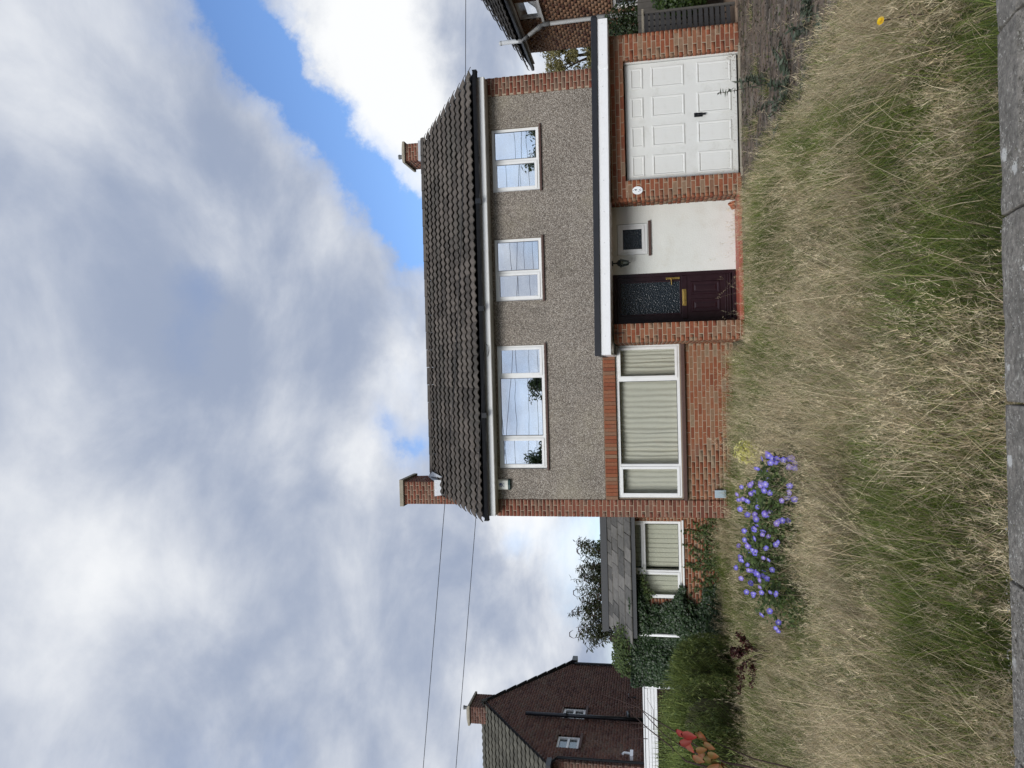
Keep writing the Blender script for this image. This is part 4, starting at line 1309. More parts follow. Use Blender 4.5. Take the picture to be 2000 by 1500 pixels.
MB().tube([(-17.7, -.1, 2.47), (-18.1, -.1, 2.44), (-18.6, -.1, 2.42)], .035, 10).obj('branch_pipe', 'grey_pipe', nr, smooth=True)

# fences right of the garage
fe = thing('slatted_gate', 'dark slatted side gate with pale top rail next to the garage corner', 'gate', (5.72, 13.15, 0), rz=R(12))
for k in range(16):
    z = .08 + k * .092
    bx(.03, .48, 0, .03, z, z + .062).obj('slat', 'wood_dark', fe)
bx(0, .03, -.01, .05, 0, 1.54).obj('post', 'wood_grey', fe)
bx(.48, .52, -.01, .05, 0, 1.54).obj('post', 'wood_grey', fe)
bx(-.02, .56, -.03, .07, 1.54, 1.575).obj('top_rail', 'concrete', fe)
for k in range(3):
    bx(.12 + k * .12, .14 + k * .12, .031, .045, .1, 1.5).obj('brace', 'wood_dark', fe)
fb = thing('board_fence', 'weathered grey vertical board fence behind the slatted gate', 'fence')
for k in range(24):
    x = 6.0 + k * .125
    bx(x, x + .118, 15.0 + random.uniform(0, .015), 15.03, 0, 1.63 + random.uniform(0, .02)).obj('board', 'wood_grey', fb)
bx(5.95, 9.0, 15.035, 15.08, 1.2, 1.28).obj('rail', 'wood_grey', fb)


# ------------------------------------------------------------------ plants
def green(n, a, b, j=.25):
    t = rng.random(n)
    return cmix(a, b, t) * (1 + j * (rng.random((n, 1)) - .5) * 2)


def ball(n, c, r, shell=.5):
    d = rng.normal(size=(n, 3))
    d /= np.linalg.norm(d, axis=1, keepdims=True)
    return np.array(c) + d * np.array(r) * (shell + (1 - shell) * rng.random((n, 1)) ** .5), d


def plant_leaves(name, parent, pos, nrm, L, W_, ca, cb, m='leaf', droop=.25, axis=None):
    n_ = len(pos)
    Ls = L * rng.uniform(.65, 1.25, n_)
    v, t, c = leaves(pos, nrm, Ls, Ls * W_, green(n_, ca, cb), droop, axis)
    return link(name, np_mesh(name, v, t, m, c), parent)


def tree(name, label, cat, base, h, crown_c, crown_r, nl_, ll, ca, cb, nclump=40, group=None, trunk_r=.16, limbs=14):
    t_ = thing(name, label, cat, base, group)
    tb = MB()
    cc = np.array(crown_c) - np.array(base)
    top = (cc[0], cc[1], cc[2] + crown_r[2] * .3)
    tb.tube([(0, 0, -.1), (cc[0] * .3 + .05, cc[1] * .3, cc[2] * .35), (cc[0] * .7, cc[1] * .7, cc[2] * .75), top], [trunk_r, trunk_r * .8, trunk_r * .55, trunk_r * .2], 8)
    ends, _ = ball(nclump, cc, crown_r, .45)
    for e in ends[:limbs]:
        s0 = Vector((cc[0] * .6, cc[1] * .6, cc[2] * random.uniform(.45, .85)))
        md = s0.lerp(Vector(e), .5) + Vector((0, 0, .15))
        tb.tube([s0, md, e], [trunk_r * .35, trunk_r * .2, .012], 6)
    tb.obj('trunk', 'bark', t_)
    P_, N_ = [], []
    per = nl_ // nclump
    for e in ends:
        k = crown_r[0] * rng.uniform(.14, .36)
        p, d = ball(per, e, (k, k, k * .8), .2)
        P_.append(p); N_.append(d + np.array([0, 0, .5]) + rng.normal(size=d.shape) * .6)
    plant_leaves('crown', t_, np.concatenate(P_), np.concatenate(N_), ll, .55, ca, cb)
    return t_


# tree seen between the houses on the right, small crown behind the extension
tree('back_garden_tree', 'brownish green tree between the garage roof and the tan brick house', 'tree', (10.6, 25.0, 0), 5, (10.55, 25.0, 3.6), (1.3, 1.2, 1.35), 9000, .10, (.17, .15, .055), (.24, .22, .10), nclump=46)
tree('evergreen_bush', 'rounded green bush top showing above the extension roof ridge', 'bush', (-6.4, 27, 0), 3.4, (-6.4, 27, 2.9), (.62, .6, .75), 5000, .09, (.05, .085, .028), (.09, .13, .045), nclump=30, trunk_r=.08)
# trees across the street, seen mirrored in the upstairs windows
tree('street_tree', 'broad leafy tree across the street mirrored in the widest upstairs window', 'tree', (-1.0, -17, 0), 9, (-1.0, -17, 6.3), (2.0, 2.0, 2.4), 6400, .22, (.03, .05, .015), (.06, .09, .03), nclump=80)
tree('street_tree', 'tree across the street mirrored in the upstairs window above the extension side', 'tree', (-5.9, -16, 0), 10, (-6.0, -16, 6.2), (1.8, 2.0, 2.7), 6400, .22, (.03, .05, .015), (.06, .09, .03), nclump=80)
tree('street_tree', 'tree across the street mirrored in the upstairs window above the garage', 'tree', (13.6, -16, 0), 9, (13.8, -16, 6.2), (2.8, 2.0, 2.6), 6400, .22, (.04, .06, .02), (.08, .11, .04), nclump=80)
hd = thing('reflection_dimming_hedge', 'long hedge added out of view across the street to dim the lower window reflections', 'hedge', (0, -14, 0))  # unseen dark mass added so the ground floor panes mirror less sky
bx(-26, 26, -.7, .7, -.1, 4.1).obj('core', 'soil', hd)
p = np.stack([rng.uniform(-26, 26, 9000), rng.uniform(.55, .85, 9000), rng.uniform(.0, 4.4, 9000)], 1)
plant_leaves('foliage', hd, p, np.tile([[0, 1, .4]], (9000, 1)) + rng.normal(size=(9000, 3)) * .5, .28, .6, (.025, .05, .015), (.05, .085, .03))
for k, (z, yy) in enumerate(((7.25, -6.2), (7.9, -6.4), (6.75, -6.0))):
    o = MB().tube([(-26 + 4 * q, yy, z + .012 * (q - 6.5) ** 2) for q in range(14)], .009, 6).obj('street_cable', 'wire')
    tag(o, ['middle overhead cable along the street, mirrored upstairs', 'highest overhead cable along the street, mirrored upstairs', 'lowest overhead cable along the street, mirrored upstairs'][k], 'cable', 'overhead cables along the street')

# buddleia behind the extension roof
bu = thing('buddleia_shrub', 'sparse tall buddleia with drooping flower spikes above the extension roof', 'shrub', (-6.0, 19.6, 0))
tb = MB()
P_, A_, SP = [], [], MB()
for k in range(84):
    x0 = rng.uniform(-1.6, 1.6)
    top = Vector((np.clip(x0 * .8 + rng.normal(0, .35), -1.55, 1.4), rng.uniform(-.5, .5), rng.uniform(2.85, 3.65) + .25 * (rng.random() < .3)))
    a0 = Vector((x0 * .5, rng.uniform(-.3, .3), 1.2))
    md = a0.lerp(top, .6) + Vector((0, 0, .25))
    tb.tube([a0, md, top], [.014, .009, .004], 5)
    for q in range(120):
        t = 1 - .62 * rng.random() ** .8
        pnt = a0.lerp(md, t / .6) if t < .6 else md.lerp(top, (t - .6) / .4)
        an = rng.uniform(0, 6.28)
        A_.append((math.cos(an), math.sin(an), rng.uniform(-.9, .3)))
        P_.append(np.array(pnt) + np.array(A_[-1]) * .07)
    if k % 3 == 0:
        s_ = 1 if rng.random() < .5 else -1
        SP.tube([top, top + Vector((s_ * .05, 0, .09)), top + Vector((s_ * .15, 0, .09)), top + Vector((s_ * .22, 0, .0))], [.006, .014, .012, .004], 6)
tb.obj('stems', 'bark', bu)
A_ = np.array(A_)
plant_leaves('foliage', bu, np.array(P_), np.cross(A_, rng.normal(size=A_.shape)), .14, .22, (.035, .045, .022), (.085, .098, .05), axis=A_, droop=.2)
tag(SP.obj('flower_spikes', 'twig', bu), kind='stuff')

# ivy on the extension
iv = thing('ivy', 'dark ivy smothering the end of the extension and its downpipe', 'ivy', (-6.2, EY, 0))
n_ = 15000
px = rng.uniform(-1.0, 1.5, n_)
pz = rng.uniform(-.05, 2.15, n_)
edge = 1.08 + .10 * np.sin(pz * 3.1 + 1) + .5 * (vnoise(px * .3, pz, 3, 8) - .5) + .35 * (vnoise(px, pz, 9, 9) - .5) + np.clip(pz - 1.75, 0, .4) * 1.2
keep = (px < edge) & ~((np.abs(px - .18) < .035) & (vnoise(px * 0, pz, 3.2, 5) > .42))
dep = .05 + .28 * vnoise(px, pz, 2.2, 11) * np.clip((edge - px) * 2.2, .15, 1)
pos = np.stack([px, -dep * rng.uniform(.5, 1.0, n_) - .01, pz], 1)[keep]
plant_leaves('foliage', iv, pos, np.tile([[0, -1, .55]], (len(pos), 1)) + rng.normal(size=pos.shape) * .38, .075, .9, (.014, .030, .012), (.040, .070, .026), 'leaf_gloss', droop=.12)
n_ = 2600
p, d = ball(n_, (-.55, .25, 1.5), (.5, .45, .7), .2)
plant_leaves('foliage', iv, p, d + np.array([0, -.4, .4]) + rng.normal(size=d.shape) * .4, .075, .85, (.018, .036, .014), (.05, .08, .03), 'leaf_gloss')
# ivy runners on the brickwork and across the roof edge
RN = []
for k in range(34):
    x, z = rng.uniform(1.0, 3.1), rng.uniform(.0, .15)
    hgt = rng.uniform(.35, .95) * (1.0 if x < 2.4 else .75)
    sx = rng.uniform(-.3, .45)
    m_ = int(hgt * 70)
    t = rng.random(m_)
    RN.append(np.stack([x + sx * t + .05 * np.sin(t * 9 + k) + rng.normal(size=m_) * .028, np.full(m_, -.02) - rng.random(m_) * .03, z + hgt * t + rng.normal(size=m_) * .02], 1))
for k in range(9):
    m_ = 70
    t = rng.random(m_)
    sx, sz = rng.uniform(.25, .95), rng.uniform(-.45, -.05)
    RN.append(np.stack([.75 + sx * t + rng.normal(size=m_) * .03, np.full(m_, -.06) - rng.random(m_) * .05, 2.0 + sz * t + rng.normal(size=m_) * .05], 1))
RN.append(np.stack([rng.uniform(-.75, .35, 1100) ** 1.0, -.25 + rng.uniform(0, .7, 1100), 2.12 + rng.uniform(0, .22, 1100)], 1))
RN[-1] = RN[-1][rng.random(1100) < np.clip(.6 - RN[-1][:, 0] * 1.3, .05, 1)]
RN[-1][:, 2] += (RN[-1][:, 1] + .25) * .38
RN.append(np.stack([rng.uniform(-.8, -.2, 700), -.25 + rng.uniform(0, .7, 700), 2.12 + rng.uniform(0, .22, 700)], 1))
RN[-1][:, 2] += (RN[-1][:, 1] + .25) * .38
RN.append(np.stack([rng.uniform(1.0, 3.2, 1100), rng.uniform(-.12, -.01, 1100), rng.random(1100) ** 2 * .5], 1))
RN = np.concatenate(RN)
plant_leaves('runners', iv, RN, np.tile([[0, -1, .4]], (len(RN), 1)) + rng.normal(size=RN.shape) * .4, .055, .8, (.03, .055, .016), (.10, .14, .04), 'leaf')

# heath like hedge at the boundary
hg = thing('boundary_hedge', 'bushy dark green fine leaved hedge at the boundary in front of the carport', 'hedge', (-6.3, 13.2, 0))
cen = [(-.35, 1.5, .55, .9, .8, .95), (-.2, .4, .5, .85, .9, 1.0), (-.5, -.5, .45, .9, .9, .9), (-1.0, 1.0, .6, 1.0, .9, .98), (-1.2, -.2, .5, 1.0, 1.0, .85), (-1.9, .6, .5, 1.1, 1.1, .85), (-2.2, -.6, .4, 1.1, 1.0, .75), (.1, 2.2, .5, .7, .6, .75), (-3.0, .2, .4, 1.0, 1.1, .8), (-.3, -1.1, .42, .75, .7, .82), (-1.2, -1.5, .4, .9, .8, .72)]
core = MB()
BP = []
for (cx, cy, cz, rx, ry, rz_) in cen:
    nn_ = 4200
    p, d = ball(nn_, (cx, cy, cz), (rx * .95, ry * .95, rz_ * .95), .5)
    sel = p[:, 2] > .02
    p, d = p[sel], d[sel]
    az = np.arctan2(d[:, 1], d[:, 0]) + rng.normal(size=len(p)) * .6
    le = np.clip(np.arccos(np.clip(d[:, 2], -1, 1)) * .55 + rng.normal(size=len(p)) * .22, 0, 1.5)
    BP.append(blades(p, rng.uniform(.10, .22, len(p)) + .22 * vnoise(p[:, 0] + 3, p[:, 2] + p[:, 1], 4.0, 62) ** 2, rng.uniform(.006, .012, len(p)), az, le, rng.uniform(-.5, .1, len(p)), green(len(p), (.07, .11, .026), (.23, .27, .078), .45) * (.25 + 1.5 * vnoise(p[:, 0] * 1.3 + p[:, 1], p[:, 2] * 1.6, 3.2, 61))[:, None], 2))
    core.lathe([(rx * .3, max(.02, cz - rz_ * .8) - cz), (rx * .55, -.15 * rz_), (rx * .55, .3 * rz_), (rx * .35, .52 * rz_), (.05, .6 * rz_)], (cx, cy, cz), 12)
core.obj('core', 'soil', hg, smooth=True)
v, t, c = join_np(BP)
link('foliage', np_mesh('foliage', v, t, 'leaf', c), hg)
P_, N_ = [], []
for (cx, cy, cz, rx, ry, rz_) in cen:
    p, d = ball(3600, (cx, cy, cz), (rx * 1.06, ry * 1.06, rz_ * 1.08), .84)
    k = (p[:, 2] > .05) & (vnoise(p[:, 0] + p[:, 1], p[:, 2], 3.0, 63) > .38)
    P_.append(p[k]); N_.append(d[k] + rng.normal(size=d[k].shape) * .6)
P_ = np.concatenate(P_)
plant_leaves('sprigs', hg, P_, np.concatenate(N_), .085, .24, (.06, .10, .028), (.26, .30, .09), axis=np.tile([[0, 0, 1.0]], (len(P_), 1)) + rng.normal(size=P_.shape) * .5)

# shrub by the neighbour's house behind the garage roof and beside the gate
for (lab, loc, rr_, nn_, ca, cb) in (('dark ivy clad shrub between the garage roof and the grey waste pipe', (7.0, 15.9, 1.75), (.75, .6, .75), 4500, (.014, .026, .012), (.04, .06, .024)),
                                     ('glossy green bush beside the slatted gate at the picture edge', (6.95, 14.3, .85), (.42, .35, .55), 3200, (.025, .05, .015), (.07, .11, .03))):
    q = thing('shrub', lab, 'shrub', (loc[0], loc[1], 0))
    MB().tube([(0, 0, -.1), (.05, 0, loc[2] * .6), (0, .05, loc[2])], [.05, .035, .015], 6).obj('stem', 'bark', q)
    p, d = ball(nn_, (0, 0, loc[2]), rr_, .3)
    plant_leaves('foliage', q, p, d + rng.normal(size=d.shape) * .5 + np.array([0, -.3, .3]), .075, .6, ca, cb, 'leaf_gloss')


# cranesbill with blue flowers
def flower_mesh(name, rad, cout, cin, npet=5):
    V, T, Cc = [], [], []
    for k in range(npet):
        a = 2 * math.pi * k / npet
        pts = [(0, 0), (.35, -.30), (.85, -.46), (1.0, 0), (.85, .46), (.35, .30)]
        b0 = len(V)
        for i, (r_, w_) in enumerate(pts):
            x, y = r_ * math.cos(a) - w_ * math.sin(a), r_ * math.sin(a) + w_ * math.cos(a)
            V.append((x * rad, y * rad, rad * .22 * r_ * r_))
            Cc.append(cin if i == 0 else ([cout[q] * .8 + cin[q] * .2 for q in range(3)] if r_ < .5 else cout))
        T += [(b0, b0 + 1, b0 + 5), (b0 + 1, b0 + 2, b0 + 4), (b0 + 1, b0 + 4, b0 + 5), (b0 + 2, b0 + 3, b0 + 4)]
    V += [(math.cos(t) * rad * .14, math.sin(t) * rad * .14, rad * .10) for t in [2 * math.pi * q / 6 for q in range(6)]]
    Cc += [cin] * 6
    n0 = len(V) - 6
    T += [(n0, n0 + q, n0 + q + 1) for q in range(1, 5)]
    return np_mesh(name, np.array(V), np.array(T), 'petal', np.array(Cc))


FM = [flower_mesh('flower', .030, c_, (.75, .72, .85)) for c_ in ((.16, .13, .66), (.20, .17, .72), (.13, .10, .55), (.26, .18, .62))]


def cranesbill(label, loc, spots, rr_, nleaf, hz):
    g_ = thing('cranesbill', label, 'flowers', loc)
    st = MB()
    for (fx, fy, fz) in spots:
        o = bpy.data.objects.new('flower', random.choice(FM))
        C.objects.link(o)
        o.parent = g_
        o.location = (fx, fy, fz)
        dv = (Vector((random.gauss(0, .45), -1.0 + random.gauss(0, .35), .55 + random.gauss(0, .35)))).normalized()
        o.rotation_euler = dv.to_track_quat('Z', 'Y').to_euler()
        s_ = random.uniform(.8, 1.15)
        o.scale = (s_, s_, s_)
        st.tube([(fx, fy, fz), (fx + random.gauss(0, .03), fy + .03, fz - .12), (fx * .9, fy + .05, .02)], .0022, 4, cap=False)
    tag(st.obj('stems', 'twig', g_), kind='stuff')
    P_, N_ = [], []
    for (cx, cy, rx, ry) in rr_:
        p, d = ball(nleaf, (cx, cy, hz * .35), (rx, ry, hz * .62), .35)
        p = p[p[:, 2] > .02]
        P_.append(p); N_.append(np.tile([[0, -.35, 1.0]], (len(p), 1)) + rng.normal(size=p.shape) * .45)
    plant_leaves('foliage', g_, np.concatenate(P_), np.concatenate(N_), .050, .80, (.045, .075, .020), (.12, .17, .05))
    return g_


def fspots(n, f):
    return [f() for _ in range(n)]


def mound_spots(n, ells, hz):
    out = []
    while len(out) < n:
        cx, cy, rx, ry = random.choice(ells)
        a, e = random.uniform(math.pi * .95, math.pi * 2.05), math.asin(random.uniform(.15, 1.0))
        k = random.uniform(.98, 1.14)
        p = Vector((cx + rx * math.cos(a) * math.cos(e) * k, cy + ry * math.sin(a) * math.cos(e) * k, hz * .35 + hz * .62 * math.sin(e) * k))
        if all(((p.x - c2) / r2) ** 2 + ((p.y - d2) / s2) ** 2 + ((p.z - hz * .35) / (hz * .62)) ** 2 > .85 for (c2, d2, r2, s2) in ells):
            out.append(tuple(p))
    return out


E1 = [(.95, -1.25, .24, .3), (.72, -.85, .3, .35), (.45, -.45, .3, .35), (.15, -.1, .34, .4), (-.15, .3, .32, .4), (-.42, .65, .24, .3), (.5, .1, .3, .35)]
E2 = [(0, 0, .2, .28), (.12, .25, .14, .2)]
cranesbill('large sprawling clump of blue violet cranesbill flowers in the long grass', (-2.0, 8.6, 0), mound_spots(110, E1, .62), E1, 900, .62)
cranesbill('small outlying group of blue violet cranesbill flowers nearest the dark red seedheads', (-2.52, 7.9, 0), mound_spots(15, E2, .6), E2, 350, .6)
# variegated yellow shrublet
ys = thing('euonymus', 'small shrub with creamy yellow leaves beside the cranesbill', 'shrub', (-1.12, 9.9, 0))
p, d = ball(520, (0, 0, .36), (.17, .15, .2), .25)
plant_leaves('foliage', ys, p, d + np.array([0, -.3, .6]), .05, .5, (.40, .38, .05), (.78, .74, .30))
MB().tube([(0, 0, 0), (.02, 0, .15), (0, 0, .3)], .006, 5).obj('stem', 'twig', ys)
# dark red seed heads
rs = thing('dock_plant', 'dark red seedheads arching beside the white downpipe', 'plant', (-3.72, 10.0, 0))
tb = MB()
P_ = []
for k in range(13):
    an, le = rng.uniform(.2, 2.9), rng.uniform(.2, .6)
    h_ = rng.uniform(.40, .72)
    a0, b0, c0 = Vector((0, 0, 0)), Vector((math.cos(an) * le * .35, -.1 * k / 13, h_ * .7)), Vector((math.cos(an) * le, -.15, h_ * rng.uniform(.8, 1.05)))
    tb.tube([a0, b0, c0], [.008, .006, .003], 5)
    for q in range(60):
        t = rng.uniform(.25, 1)
        P_.append(np.array(b0.lerp(c0, t)) + rng.normal(size=3) * .022)
tb.obj('stems', 'twig', rs)
P_ = np.array(P_)
tag(plant_leaves('seedheads', rs, P_, rng.normal(size=P_.shape), .055, .4, (.035, .010, .010), (.085, .022, .018)), kind='stuff')
# weeds on the drive
for (lab, loc, hgt, ns, sp) in (('grey green leafy weed standing tallest in front of the garage door', (3.64, 10.0, 0), .64, 4, .07), ('low silvery weed spreading over the drive by the long grass', (3.05, 8.6, 0), .35, 9, .35), ('small leafy weed on the drive nearest the picture edge', (3.25, 7.4, 0), .24, 8, .3)):
    wd_ = thing('weed', lab, 'weed', loc)
    tb = MB()
    P_, A_ = [], []
    for k in range(ns):
        dx, dy = rng.normal() * sp, rng.normal() * sp
        h_ = hgt * (1 if k == 0 else rng.uniform(.3, .75))
        tb.tube([(dx * .3, dy * .3, 0), (dx * .8, dy * .8, h_ * .6), (dx, dy, h_)], .004, 5)
        for q in range(22):
            t = q / 22
            an = q * 1.6 + k
            A_.append((math.cos(an), math.sin(an), .45))
            P_.append(np.array([dx * (.3 + .7 * t), dy * (.3 + .7 * t), h_ * t + .01]) + np.array(A_[-1]) * .035 * (1.3 - t))
    tag(tb.obj('stems', 'twig', wd_), kind='stuff')
    A_ = np.array(A_)
    plant_leaves('foliage', wd_, np.array(P_), np.cross(A_, rng.normal(size=A_.shape)) * np.array([1, 1, .6]) + np.array([0, 0, .7]), .115, .24, (.05, .07, .045), (.14, .165, .12), axis=A_, droop=.25)
# yellow hawkbit
hk = thing('hawkbit', 'single bright yellow dandelion like flower in the grass near the street wall', 'flower', (1.66, 3.92, .1))
MB().tube([(0, 0, 0), (.02, -.01, .2), (.0, -.02, .34)], .003, 5).obj('stem', 'twig', hk)
fo = link('flower_head', flower_mesh('flower_head', .020, (.85, .58, .01), (.75, .45, .01), 12), hk, (0, -.02, .345))
fo.rotation_euler = (R(38), 0, 0)
fo = link('flower_head', flower_mesh('flower_head', .012, (.85, .60, .01), (.75, .45, .01), 9), hk, (0, -.022, .352))
fo.rotation_euler = (R(38), 0, .3)

# sapling with red and orange autumn leaves at the street corner
sp_ = thing('cherry_sapling', 'bare twiggy sapling with a few red and orange autumn leaves', 'sapling', (-2.62, 4.8, .1))
tb = MB()
o0 = Vector((-2.62, 4.8, .1))
PT = {'a': [(-2.62, .1), (-2.60, .7), (-2.55, 1.18), (-2.49, 1.32), (-2.40, 1.48), (-2.36, 1.58), (-2.28, 1.72), (-2.25, 1.85), (-2.23, 1.97)],
      'b': [(-2.66, .3), (-2.62, 1.1), (-2.56, 1.42), (-2.48, 1.52), (-2.39, 1.66), (-2.33, 1.74), (-2.26, 1.80)],
      'c': [(-2.52, 1.25), (-2.44, 1.46), (-2.40, 1.55), (-2.32, 1.64), (-2.2, 1.76), (-2.07, 1.87)],
      'd': [(-2.40, 1.66), (-2.42, 1.76), (-2.36, 1.84)], 'e': [(-2.34, 1.62), (-2.22, 1.62), (-2.16, 1.66)], 'f': [(-2.30, 1.70), (-2.32, 1.82)], 'g': [(-2.48, 1.50), (-2.38, 1.52), (-2.30, 1.60)], 'h': [(-2.58, .5), (-2.50, 1.0), (-2.40, 1.30), (-2.36, 1.40)], 'i': [(-2.32, 1.66), (-2.36, 1.76), (-2.31, 1.79)], 'j': [(-2.2, 1.74), (-2.21, 1.83)]}
for k_, pts in PT.items():
    n_ = len(pts)
    r0 = .0075 if k_ in 'ab' else (.0055 if k_ in 'ch' else .0028)
    tb.tube([Vector((x, 4.8 + .03 * i, z)) - o0 for i, (x, z) in enumerate(pts)], [r0 * (1 - .75 * i / (n_ - 1)) for i in range(n_)], 6)
tb.obj('branches', 'twig', sp_)
LV = [(-2.345, 1.475, 0, (.42, .035, .03)), (-2.36, 1.44, .5, (.40, .05, .035)), (-2.40, 1.42, -.5, (.38, .10, .05)), (-2.42, 1.455, .9, (.30, .05, .03)), (-2.36, 1.36, .3, (.22, .16, .03)), (-2.34, 1.335, -.4, (.30, .12, .03)), (-2.43, 1.36, .8, (.25, .15, .03)),
      (-2.45, 1.33, -.7, (.34, .15, .06)), (-2.47, 1.38, .2, (.36, .17, .07)), (-2.44, 1.29, .5, (.30, .17, .04)), (-2.48, 1.26, -.2, (.24, .17, .035)), (-2.50, 1.31, .9, (.20, .17, .03)), (-2.52, 1.23, .4, (.16, .17, .03)), (-2.50, 1.20, -.6, (.33, .12, .05)), (-2.55, 1.22, .0, (.20, .17, .04)), (-2.38, 1.31, .1, (.28, .14, .04)), (-2.54, 1.29, 1.2, (.30, .15, .05))]
for (x, z, rot, c_) in LV:
    out = [(0, 0), (.18, .17), (.42, .25), (.66, .19), (.85, .08), (1, 0)]
    Ln, k0 = random.uniform(.085, .115), random.uniform(.05, .2)
    vs, fs, cs = [], [], []
    for (q, w_) in out:
        sag = -k0 * q * q * .6
        for sgn in (-1, 0, 1):
            vs.append(((q - .1) * Ln, sgn * w_ * Ln, (sag + (abs(sgn) * w_ * .45)) * Ln))
            e = random.uniform(-.25, .25) + (.2 * q)
            cs.append([min(.5, .62 * c_[0] * (1 + e)), .62 * c_[1] * (1 - .6 * e), .6 * c_[2] * (1 - .3 * e)])
    for i in range(5):
        a_ = i * 3
        fs += [(a_, a_ + 1, a_ + 4), (a_, a_ + 4, a_ + 3), (a_ + 1, a_ + 2, a_ + 5), (a_ + 1, a_ + 5, a_ + 4)]
    lo = link('leaf', np_mesh('leaf', np.array(vs), np.array(fs), 'leaf', np.array(cs)), sp_, Vector((x, 4.78 + random.uniform(-.05, .05), z)) - o0)
    xa = Vector((math.sin(rot - .5), -.35, -math.cos(rot - .5))).normalized()
    za = Vector((.35 * math.sin(rot * 3), -1, .3))
    za = (za - xa * za.dot(xa)).normalized()
    lo.rotation_euler = Matrix((xa, za.cross(xa), za)).transposed().to_euler()

# ------------------------------------------------------------------ long grass
def in_garden(x, y):
    ok = (x > -.56 * y - 1.2) & (x < np.minimum(.52 * y + 1.0, 2.52)) & (y > 2.68) & (y < 16.7)
    ok &= ~((x > -2.95) & (y > 14.45)) & ~((x > .35) & (y > 12.72)) & ~((x < -9))
    return ok


def scatter(n, dens):
    xs, ys = [], []
    tot = 0
    while tot < n:
        y = rng.uniform(2.66, 16.7, n)
        x = rng.uniform(-9, 3.0, n)
        k = in_garden(x, y) & (rng.random(n) < dens(y))
        xs.append(x[k]); ys.append(y[k]); tot += k.sum()
    return np.concatenate(xs)[:n], np.concatenate(ys)[:n]


dens = lambda y: np.clip(1.25 - y / 11.0, .24, 1)


def dryness(x, y):
    a = vnoise(x * 1.5, y * .75, .60, 21) * .26 + vnoise(x * 1.6, y * .75, 1.7, 22) * .42 + vnoise(x * 1.2, y * .9, 4.2, 23) * .32
    d = (a - .5) * 5.0 + .68
    d -= .06 * np.exp(-((y - 2.75) / .5) ** 2) + .40 * np.clip((y - 6.0) / 2.5, 0, 1) - .22 * np.exp(-((y - 3.9) / .9) ** 2) + .22 * np.clip((y - 9.5) / 2.0, 0, 1) * (x < .4)
    d -= .7 * np.exp(-((x - 1.3) / .45) ** 2 - ((y - 7.4) / 1.0) ** 2)
    d -= .3 * np.exp(-((x + 2.2) / .9) ** 2 - ((y - 5.2) / .8) ** 2)
    d += .12 * np.exp(-((y - 5.6) / 1.2) ** 2 - ((x - .3) / 1.8) ** 2)
    return np.clip(d, 0, 1)


def flow(x, y):
    """direction in which the matted stems lie"""
    base = np.where(x < .6, .25, 2.5)
    return base + (vnoise(x, y, .8, 31) - .5) * 3.2 + (vnoise(x, y, 2.6, 32) - .5) * 2.0


def roots(x, y):
    return np.stack([x, y, gz(x, y) - .01], 1)


def edge_h(x, y):
    """shorter close to the street wall, the step and the drive"""
    lo = 1 - .38 * np.exp(-((x + 1.9 + .25 * (y - 7)) / .9) ** 2 - ((y - 7.0) / 1.1) ** 2)
    return lo * np.clip((y - 2.5) / 1.3, .30, 1) * np.clip((2.62 - x) / .45, .15, 1) * np.where(y > 11.8, .7, 1) * np.where((y > 9.8) & (x > .2), np.clip(1 - (y - 9.8) * .28, .28, 1), 1)


DRY = [np.array(c) for c in ((.52, .43, .26), (.72, .62, .42), (.34, .26, .15), (.62, .54, .35), (.46, .36, .24))]
GRN = [np.array(c) for c in ((.085, .125, .020), (.145, .19, .036), (.055, .09, .018), (.21, .235, .065))]


def pick(lst, n):
    i, j = rng.integers(0, len(lst), n), rng.integers(0, len(lst), n)
    A = np.stack(lst)
    t = rng.random((n, 1))
    return (A[i] * t + A[j] * (1 - t)) * rng.uniform(.75, 1.25, (n, 1))


def bed(x, y, w=.36):
    """inside the cranesbill clump"""
    t = np.clip((y - 7.1) / 2.2, 0, 1)
    return (np.abs(x - (-1.0 - 1.4 * t)) < w) & (y > 6.9) & (y < 9.5)


# green undergrowth
n_ = 175000
x, y = scatter(n_, dens)
d = dryness(x, y)
L = rng.uniform(.10, .30, n_) * (1.25 - .45 * d) * (.5 + 1.0 * vnoise(x * 1.2, y, 1.6, 42)) * (1 + .25 * np.clip((y - 6) / 3, 0, 1)) * edge_h(x, y)
tone = (.55 + .95 * vnoise(x * 1.3, y * .8, 2.0, 41))[:, None]
col = np.where((rng.random(n_) < .10 + d * .35)[:, None], pick(DRY, n_) * .85, pick(GRN, n_) * tone)
v, t, c = blades(roots(x, y), L, rng.uniform(.0022, .0045, n_) * (1 + y / 14), flow(x, y) + rng.normal(size=n_) * 1.2, rng.uniform(.0, .6, n_), rng.uniform(.2, 1.2, n_), col, 2)
tag(link('grass', np_mesh('grass', v, t, 'grass', c)), 'green undergrowth of the overgrown front lawn', 'grass', kind='stuff')
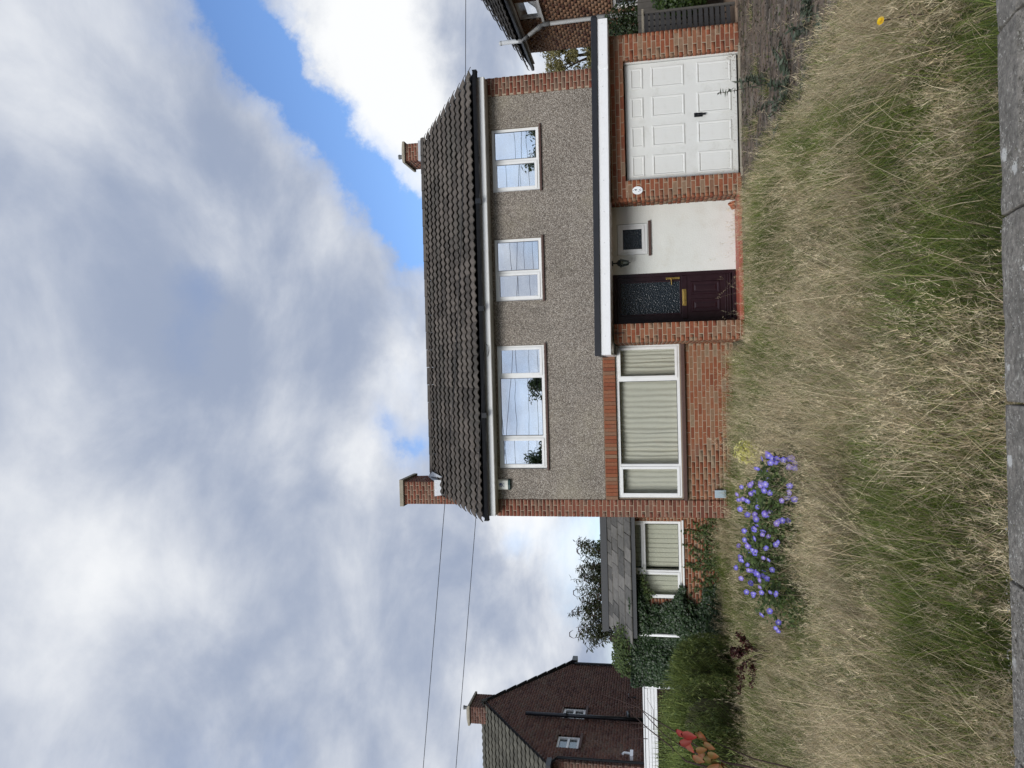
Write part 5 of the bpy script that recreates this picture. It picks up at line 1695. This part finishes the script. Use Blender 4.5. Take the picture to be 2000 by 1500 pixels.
# matted dry grass in tufts
n_ = 140000
nt = 5200
tx, ty = scatter(nt, lambda y: np.clip(1.15 - y / 16, .3, 1))
td = dryness(tx, ty)
w = td ** 1.6 + .025
ti = rng.choice(nt, n_, p=w / w.sum())
sp = rng.uniform(.03, .13, nt)[ti]
x, y = tx[ti] + rng.normal(size=n_) * sp, ty[ti] + rng.normal(size=n_) * sp
k = in_garden(x, y) & ~(bed(x, y) & (rng.random(n_) < .8))
x, y, ti = x[k], y[k], ti[k]
n_ = len(x)
rad = np.arctan2(y - ty[ti], x - tx[ti])
fl = (flow(tx, ty) + rng.normal(size=nt) * .9)[ti]
taz = np.arctan2(.7 * np.sin(fl) + np.sin(rad), .7 * np.cos(fl) + np.cos(rad))
tl = rng.uniform(.12, .58, nt)[ti] * rng.uniform(.5, 1.15, n_) * edge_h(x, y)
tle = rng.uniform(.05, .8, nt)[ti]
gr = rng.random(n_) < np.clip(rng.normal(.25, .25, nt), .02, .9)[ti]
col = np.where(gr[:, None], pick(GRN, n_) * 1.35, pick(DRY, n_) * (rng.uniform(.5, 1.2, nt) * (.55 + .95 * vnoise(tx * 1.3, ty * .8, 1.9, 52)))[ti][:, None])
m1 = blades(roots(x, y), tl, rng.uniform(.0016, .0032, n_) * (1 + y / 16), taz + rng.normal(size=n_) * .8, np.clip(tle + rng.normal(size=n_) * .3, 0, 1.6), rng.uniform(.2, 1.9, n_), col, 3)
tag(link('dry_grass', np_mesh('dry_grass', m1[0], m1[1], 'grass', m1[2])), 'matted straw coloured dry grass all over the front lawn', 'grass', kind='stuff')
# flowering stems with feathery heads, standing in drifts
n_ = 26000
x, y = scatter(n_, lambda y: np.clip(1.2 - y / 15, .35, 1))
d = dryness(x, y)
k = (rng.random(n_) < np.clip(.05 + 1.1 * d ** 1.3, 0, 1)) & ~bed(x, y)
x, y = x[k], y[k]
n_ = len(x)
L = (.14 + .52 * vnoise(x * 1.3, y, 1.1, 51)) * rng.uniform(.7, 1.35, n_) * edge_h(x, y)
lng = rng.random(n_) < .12
L = np.where(lng, L * 1.5, L)
az = flow(x, y) + rng.normal(size=n_) * 1.1
le, cu = rng.uniform(.0, .95, n_), rng.uniform(.1, .9, n_)
col = pick(DRY, n_) * 1.12 * (.65 + .7 * vnoise(x * 1.4, y * .8, 2.1, 53))[:, None]
st = blades(roots(x, y), L, rng.uniform(.0016, .0026, n_) * (1 + y / 14), az, le, cu, col, 3)
sv = st[0].reshape(n_, -1, 3)
HV = [st]
for q in range(22):
    t = rng.uniform(.0, 1.0, n_)
    a_ = sv[:, 4:6].mean(1)
    b_ = sv[:, 6]
    pp = a_ + (b_ - a_) * (.05 + .95 * t[:, None]) + rng.normal(size=(n_, 3)) * (.022 * (1.2 - t))[:, None]
    HV.append(blades(pp, rng.uniform(.012, .05, n_), rng.uniform(.0018, .0036, n_) * (1 + y / 22), rng.uniform(0, 6.28, n_), rng.uniform(.1, 1.6, n_), rng.uniform(0, .5, n_), col * rng.uniform(.7, 1.25, (n_, 1)), 1))
v, t, c = join_np(HV)
tag(link('grass_seedheads', np_mesh('grass_seedheads', v, t, 'grass', c)), 'feathery pale seedheads standing above the long grass', 'grass', kind='stuff')
# tufts growing through the drive and at its edges
n_ = 9000
tx, ty = 2.52 + np.abs(rng.normal(size=60)) * .16, rng.uniform(5.8, 12.4, 60)
tx[:12], ty[:12] = rng.uniform(3.4, 6, 12), rng.uniform(9, 12.6, 12)
ti = rng.integers(0, 60, n_)
x, y = tx[ti] + rng.normal(size=n_) * .07, ty[ti] + rng.normal(size=n_) * .09
col = np.where((rng.random(n_) < .45)[:, None], pick(DRY, n_), pick(GRN, n_))
m1 = blades(np.stack([x, y, np.full(n_, -.01)], 1), rng.uniform(.06, .22, n_) * np.clip(1.3 - (x - 3) * .35, .5, 1.3), rng.uniform(.002, .004, n_) * 1.6, rng.uniform(0, 6.28, n_), rng.uniform(.1, 1.0, n_), rng.uniform(.2, 1, n_), col, 2)
tag(link('drive_grass', np_mesh('drive_grass', m1[0], m1[1], 'grass', m1[2])), 'thin grass tufts sprouting along the edge of the drive', 'grass', kind='stuff')
